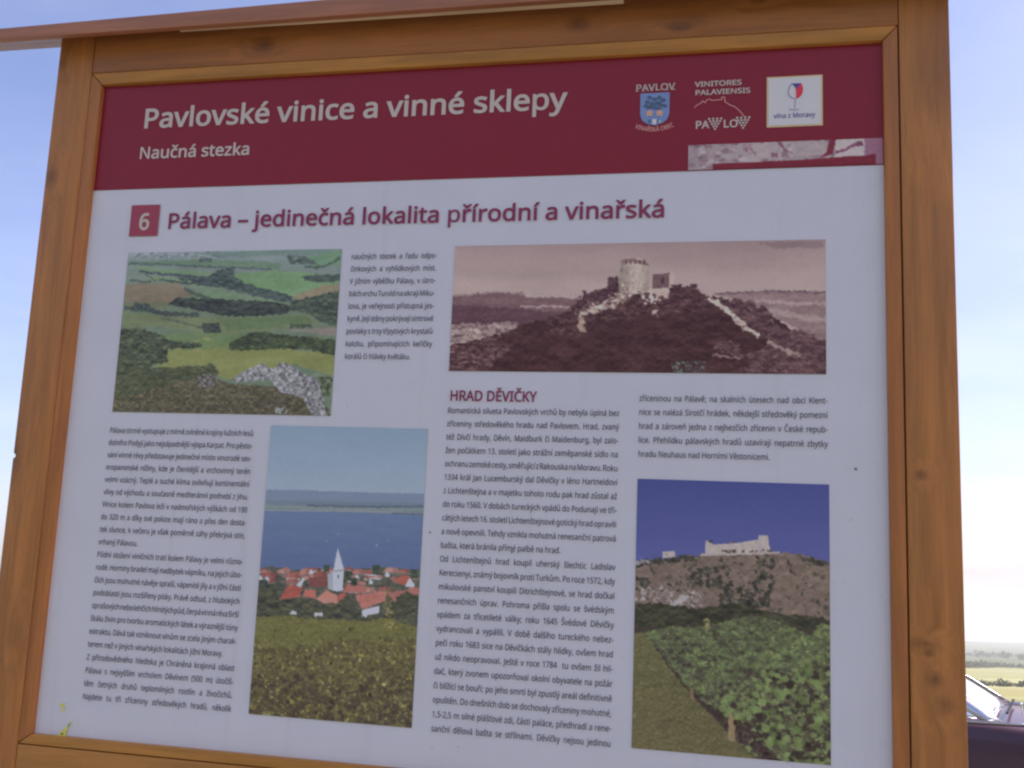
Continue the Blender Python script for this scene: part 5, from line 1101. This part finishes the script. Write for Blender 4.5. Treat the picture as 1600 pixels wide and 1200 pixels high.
def build_car(mw):
    car = empty('parked_car', mw)
    tag(car, 'dark plum parked car half hidden behind the right post of the board', 'car')
    smooth(obj('body', loft([body_section(*s) for s in ST]), M_paint, car))
    secs = []
    for z in (.90, .93, 1.05, 1.18, 1.30, 1.39, 1.425):
        b, f, w = gh(z if z < 1.40 else 1.39)
        if z > 1.40: b, f, w = b+.16, f-.22, w-.13
        s = []
        for x01, ww in ((0, .0), (.0, .62), (.035, .93), (.3, 1.), (.7, 1.), (.955, .93), (1., .62), (1., 0)):
            s.append((x01, ww))
        pts = [(b+(f-b)*x, -w*q, z) for x, q in s]+[(b+(f-b)*x, w*q, z) for x, q in s[-2:0:-1]]
        secs.append(pts)
    smooth(obj('roof', loft(secs), M_paint, car), 1)
    def pane(name, fn, nu, nv, mat, par, thick=.004):
        bm = bmesh.new(); rows = [[bm.verts.new(fn(i/nu, j/nv)) for i in range(nu+1)] for j in range(nv+1)]
        for j in range(nv):
            for i in range(nu): bm.faces.new((rows[j][i], rows[j][i+1], rows[j+1][i+1], rows[j+1][i]))
        bmesh.ops.recalc_face_normals(bm, faces=bm.faces)
        o = obj(name, bm, mat, par)
        m = o.modifiers.new('thick', 'SOLIDIFY'); m.thickness = thick; m.offset = 0
        for p in o.data.polygons: p.use_smooth = True
        return o
    for sg in (-1, 1):
        def side(a, b):
            def fn(u, v):
                z = .955+.385*v; x0 = a(z); x1 = b(z); x = x0+(x1-x0)*u
                B, F, W = gh(z); x01 = (x-B)/(F-B)
                return (x, sg*(gside(x01, z)[1]+.012), z)
            return fn
        front = lambda z: gh(z)[1]-.045
        pane('side_window', side(lambda z: -.38, front), 8, 6, M_glass, car)
        pane('side_window', side(lambda z: -1.18, lambda z: -.44), 8, 6, M_glass, car)
        pane('side_window', side(lambda z: gh(z)[0]+.20, lambda z: -1.24), 4, 6, M_glass, car)
        # metal strip added for the shoulder's sky sheen; trim along the front pillar
        pane('shoulder_sheen_strip', lambda u, v: ((-1.60+2.58*u), sg*(.803+.012*v-.018*u*u), .928+.020*v), 16, 1, M_sheen_trim, car, .006)
        def pil(u, v):
            z = .945+.45*u; B, F, W = gh(z); x = F-.105+.125*v
            return (x, sg*(gside(min((x-B)/(F-B), 1.), min(z, 1.39))[1]+.016), z)
        pane('pillar_trim', pil, 8, 1, M_sheen_trim, car, .006)
        # door mirror
        mx = .10 if sg < 0 else -.36
        mir = obj('door_mirror', loft([[(x+mx, sg*(.80+.16*t), z) for x, z in ((.82-d, 1.005+e), (.87+d, 1.0+e), (.89+d, 1.045), (.87+d, 1.09-e), (.82-d, 1.09-e))] for t, d, e in ((.0, -.03, .045), (.30, -.02, .03), (.5, .01, 0), (.95, .01, 0), (1., -.01, .02))]), M_paint, car)
        smooth(mir, 1)
        bm = bmesh.new(); add_box(bm, .802+mx, .808+mx, sg*.885-.06, sg*.885+.06, 1.012, 1.078)
        obj('mirror_glass', bm, M_glass, mir)
        # door gaps and handles
        for xs, xe in ((-.42, -.412), (.95, .958), (-1.2, -1.192)):
            bm = bmesh.new(); add_box(bm, xs, xe, sg*.826-.012, sg*.826+.012, .34, .90); obj('door_gap', bm, M_black, car)
        for xh in (-.30, -1.08):
            bm = bmesh.new(); add_box(bm, xh, xh+.17, sg*.835-.016, sg*.835+.016, .80, .825)
            bmesh.ops.bevel(bm, geom=list(bm.edges), offset=.007, segments=2, affect='EDGES'); obj('door_handle', bm, M_paint, car)
        for xw in (1.28, -1.25):
            bm = bmesh.new()
            bmesh.ops.create_circle(bm, cap_ends=True, segments=32, radius=.335, matrix=Matrix.Translation((xw, sg*.842, .32)) @ Matrix.Rotation(R(90), 4, 'X'))
            obj('wheel_arch', bm, M_black, car)
            prof = [(.20, -.07), (.27, -.095), (.305, -.085), (.315, -.05), (.315, .05), (.305, .085), (.27, .095), (.20, .07)]
            n = 28; bm = bmesh.new()
            rows = [[bm.verts.new((xw+r*math.cos(a*2*math.pi/n), sg*.78+y, .315+r*math.sin(a*2*math.pi/n))) for r, y in prof] for a in range(n)]
            for a in range(n):
                for i in range(len(prof)): bm.faces.new((rows[a][i], rows[a][(i+1) % 8], rows[(a+1) % n][(i+1) % 8], rows[(a+1) % n][i]))
            bmesh.ops.recalc_face_normals(bm, faces=bm.faces)
            ty = obj('wheel', bm, M_black, car)
            for p in ty.data.polygons: p.use_smooth = True
            bm = bmesh.new()
            for a in range(5):
                t = a*2*math.pi/5; c, s_ = math.cos(t), math.sin(t)
                pts = [(.03, -.045), (.20, -.03), (.20, .03), (.03, .045)]
                vs = [[bm.verts.new((xw+r*c-w*s_, sg*(.868+dy), .315+r*s_+w*c)) for r, w in pts] for dy in (0, -.03)]
                bm.faces.new(vs[0]); bm.faces.new(vs[1][::-1])
                for i in range(4): bm.faces.new((vs[0][i], vs[1][i], vs[1][(i+1) % 4], vs[0][(i+1) % 4]))
            bmesh.ops.create_cone(bm, cap_ends=True, segments=20, radius1=.06, radius2=.05, depth=.04, matrix=Matrix.Translation((xw, sg*.86, .315)) @ Matrix.Rotation(R(90), 4, 'X'))
            bmesh.ops.recalc_face_normals(bm, faces=bm.faces)
            obj('rim', bm, M_rim, ty)
        def hl(u, v): return (1.93-.20*u-.03*v, sg*(.53+.22*u), .60+.11*v)
        pane('headlight', hl, 4, 3, M_lamp, car, .03)
        def tl(u, v): return (-1.965+.09*u+.02*v, sg*(.60+.165*u), .66+.22*v)
        pane('tail_light', tl, 4, 3, M_rlamp, car, .03)
    def ws(u, v):
        z = .965+.36*v; b, f, w = gh(z); y = (2*u-1)*w*.80
        return (f+.012-.05*(2*u-1)**2*.3, y, z)
    pane('windscreen', ws, 8, 6, M_glass, car)
    def rw(u, v):
        z = 1.0+.32*v; b, f, w = gh(z); return (b-.014, (2*u-1)*w*.74, z)
    pane('rear_window', rw, 8, 6, M_glass, car)
    bm = bmesh.new(); add_box(bm, 1.955, 1.975, -.26, .26, .40, .51); obj('number_plate', bm, M_plate, car)
    # wipers lie at the foot of the windscreen
    for y0, y1 in ((-.62, .0), (-.05, .5)):
        bm = bmesh.new(); add_box(bm, .80, .815, y0, y1, .985, .997); obj('wiper', bm, M_black, car)
    return car
CAR_D, CAR_AZ = 7.2, 26.8                        # the foot of its windscreen pillar
ax = Vector((math.cos(R(CAR_AZ+2)), -math.sin(R(CAR_AZ+2)), 0)); ay = Vector((-ax.y, ax.x, 0))
pa = Vector((math.sin(R(CAR_AZ))*CAR_D, math.cos(R(CAR_AZ))*CAR_D, 0))
co_ = pa-ax*.90+ay*.79
car = build_car(Matrix(((ax.x, ay.x, 0, co_.x), (ax.y, ay.y, 0, co_.y), (0, 0, 1, 0), (0, 0, 0, 1))))

# ---------------------------------------------------------------- the hillside and the plain
def height(x, y):
    r = np.hypot(x, y)
    z = np.interp(r, [0, 19, 30, 60, 100, 400, 700, 1000, 2000, 3300, 4200, 5200, 7000], [0, 0, -.8, -3.2, -6, -25.0, -37, -48, -76, -104, -118, -150, -230])
    a = np.arctan2(x, y)
    roll = np.sin(a*9+r/900)*.5+np.sin(a*23+1.7+r/400)*.3+np.sin(a*51+r/210)*.2
    z = z+roll*np.clip((r-60)/3000, 0, 1)*3.0
    ridge = np.exp(-((r-4000)/700)**2)
    z = z+ridge*(1.2*np.sin(a*40+.8)+.8*np.sin(a*93)+.8*np.sin(a*7))
    back = np.clip(np.cos(a), -1, 0)             # unseen hill behind the viewer, steepened to keep sky light off the panel
    return z*(1-np.clip(-np.cos(a)*3, 0, 1))+np.clip(-np.cos(a)*1.3, 0, 1)*np.clip(r-14, 0, 260)*.22
rs_ = np.concatenate([np.linspace(0, 24, 13), np.geomspace(27, 5200, 106)])
na = 360
th = np.linspace(0, 2*math.pi, na, endpoint=False)
co = [(0, 0, 0)]
Rg, Tg = np.meshgrid(rs_[1:], th, indexing='ij')
Xg, Yg = Rg*np.sin(Tg), Rg*np.cos(Tg)
Zg = height(Xg, Yg)
vs = [(0., 0., 0.)]+list(zip(Xg.ravel().tolist(), Yg.ravel().tolist(), Zg.ravel().tolist()))
fc = [(0, 1+(j+1) % na, 1+j) for j in range(na)]
for i in range(len(rs_)-2):
    b = 1+i*na
    fc += [(b+j, b+(j+1) % na, b+na+(j+1) % na, b+na+j) for j in range(na)]
me = bpy.data.meshes.new('ground'); me.from_pydata(vs, [], fc); me.update()
k = NT('ground')
tc = k.t.nodes.new('ShaderNodeTexCoord'); ob = tc.outputs['Object']
ln = k.t.nodes.new('ShaderNodeVectorMath'); ln.operation = 'LENGTH'; k.l(ob, ln.inputs[0]); dist = ln.outputs['Value']
gr = k.mix(k.noise(ob, 40, 6, .7), (.10, .088, .078), (.20, .18, .165))
gr = k.mix(k.rng(k.noise(ob, 1.2, 4), .5, .7, 0, .7), gr, (.10, .12, .05))
near = k.mix(k.noise(ob, .5, 5), (.10, .115, .042), (.22, .20, .085))
# fields: long strips of differing crop
mp = k.t.nodes.new('ShaderNodeMapping'); mp.inputs['Scale'].default_value = (.0022, .0055, .0); mp.inputs['Rotation'].default_value = (0, 0, R(24)); k.l(ob, mp.inputs[0])
vo = k.t.nodes.new('ShaderNodeTexVoronoi'); vo.inputs['Scale'].default_value = 1.0; k.l(mp.outputs[0], vo.inputs['Vector'])
sp = k.t.nodes.new('ShaderNodeSeparateColor'); k.l(vo.outputs['Color'], sp.inputs[0])
fld = k.mix(sp.outputs[0], (.25, .245, .10), (.38, .345, .18))
fld = k.mix(k.rng(sp.outputs[1], .55, .6, 0, .55), fld, (.32, .24, .12))
fld = k.mix(k.rng(k.noise(ob, .02, 5), .35, .7, 0, .5), fld, (.20, .21, .07))
wds = k.mix(k.rng(k.noise(ob, .012, 6, .7), .35, .65), (.035, .05, .025), (.13, .15, .06))
c = k.mix(k.rng(dist, 12, 22), gr, near)
c = k.mix(k.rng(dist, 60, 110), c, fld)
c = k.mix(k.rng(dist, 850, 1000), c, wds)
sy = k.t.nodes.new('ShaderNodeSeparateXYZ'); k.l(ob, sy.inputs[0])
c = k.mix(k.math('MULTIPLY', k.rng(sy.outputs[1], -14, -30), 1.), c, wds)
k.set(base=c, rough=.95, spec=.1)
tag(obj('ground', me, k.m), kind='structure')
for p in me.polygons: p.use_smooth = True

# rows of trees and hedges between the fields: nobody could count them
k = NT('hedge_leaves')
f1 = k.noise(k.coords(), .25, 4); f2 = k.noise(k.coords(), 1.6, 3)
M_hedge = k.set(base=k.mix(f2, k.mix(f1, (.09, .10, .055), (.15, .16, .085)), (.05, .06, .03)), rough=.9, spec=.1)
def hedge(name, pts, n, hmin, hmax, width, seed, leaf):
    rs = np.random.RandomState(seed)
    P, F = [], []
    seg = np.array(pts); d = np.hypot(*(seg[1:]-seg[:-1]).T); cum = np.concatenate([[0], np.cumsum(d)])
    for i in range(n):
        t = rs.rand()*cum[-1]; j = min(np.searchsorted(cum, t, 'right')-1, len(d)-1)
        p = seg[j]+(seg[j+1]-seg[j])*((t-cum[j])/d[j])+rs.randn(2)*width
        H = (hmin+(hmax-hmin)*rs.rand()**2)*(.7+.3*math.sin(t/37.+seed)*math.sin(t/11.)); Rr = H*(.45+.3*rs.rand())
        g = float(height(np.array(p[0]), np.array(p[1])))
        for q in range(26):
            v = rs.randn(3); v /= np.linalg.norm(v); v *= (.45+.55*rs.rand())
            c = np.array([p[0]+v[0]*Rr, p[1]+v[1]*Rr, g+H*.5+v[2]*H*.5])
            a = rs.randn(3); a /= np.linalg.norm(a); bb = np.cross(a, rs.randn(3)); bb /= np.linalg.norm(bb)+1e-9
            s = H*leaf*(.6+.8*rs.rand()); b0 = len(P)
            for (m1, m2) in ((-1, -.6), (1, -.8), (.7, .9), (-.8, .8)): P.append(tuple(c+a*s*m1+bb*s*m2))
            F.append((b0, b0+1, b0+2, b0+3))
    me = bpy.data.meshes.new(name); me.from_pydata(P, [], F); me.update()
    return tag(obj(name, me, M_hedge), kind='stuff')
def polar(az, r): return (math.sin(R(az))*r, math.cos(R(az))*r)
hedge('hedgerow', [polar(14, 330), polar(21, 365), polar(25.2, 385), polar(28, 380), polar(34, 420)], 420, 2.0, 4.2, 2.5, 3, .16)
hedge('hedgerow', [polar(12, 820), polar(20, 870), polar(24.6, 840), polar(25.4, 930), polar(28, 960), polar(36, 1000)], 520, 3.0, 7.0, 6., 5, .15)
hedge('far_wood', [polar(8, 1500), polar(20, 1700), polar(26, 1620), polar(36, 1800)], 700, 5, 11, 60., 8, .16)
hedge('hedgerow', [polar(-34, 420), polar(-28, 400), polar(-20, 450), polar(0, 500), polar(14, 520)], 400, 2.5, 5., 3., 11, .16)

# ---------------------------------------------------------------- haze
bm = bmesh.new(); add_box(bm, -5300, 5300, -5300, 5300, -165, 66)
bmesh.ops.recalc_face_normals(bm, faces=bm.faces)
hz = bpy.data.materials.new('haze'); hz.use_nodes = True
for n in list(hz.node_tree.nodes): hz.node_tree.nodes.remove(n)
ho = hz.node_tree.nodes.new('ShaderNodeOutputMaterial'); hv = hz.node_tree.nodes.new('ShaderNodeVolumePrincipled')
hv.inputs['Color'].default_value = (.94, .95, .98, 1); hv.inputs['Density'].default_value = HAZE; hv.inputs['Anisotropy'].default_value = .3
hz.node_tree.links.new(hv.outputs[0], ho.inputs['Volume'])
tag(obj('haze', bm, hz), kind='stuff')
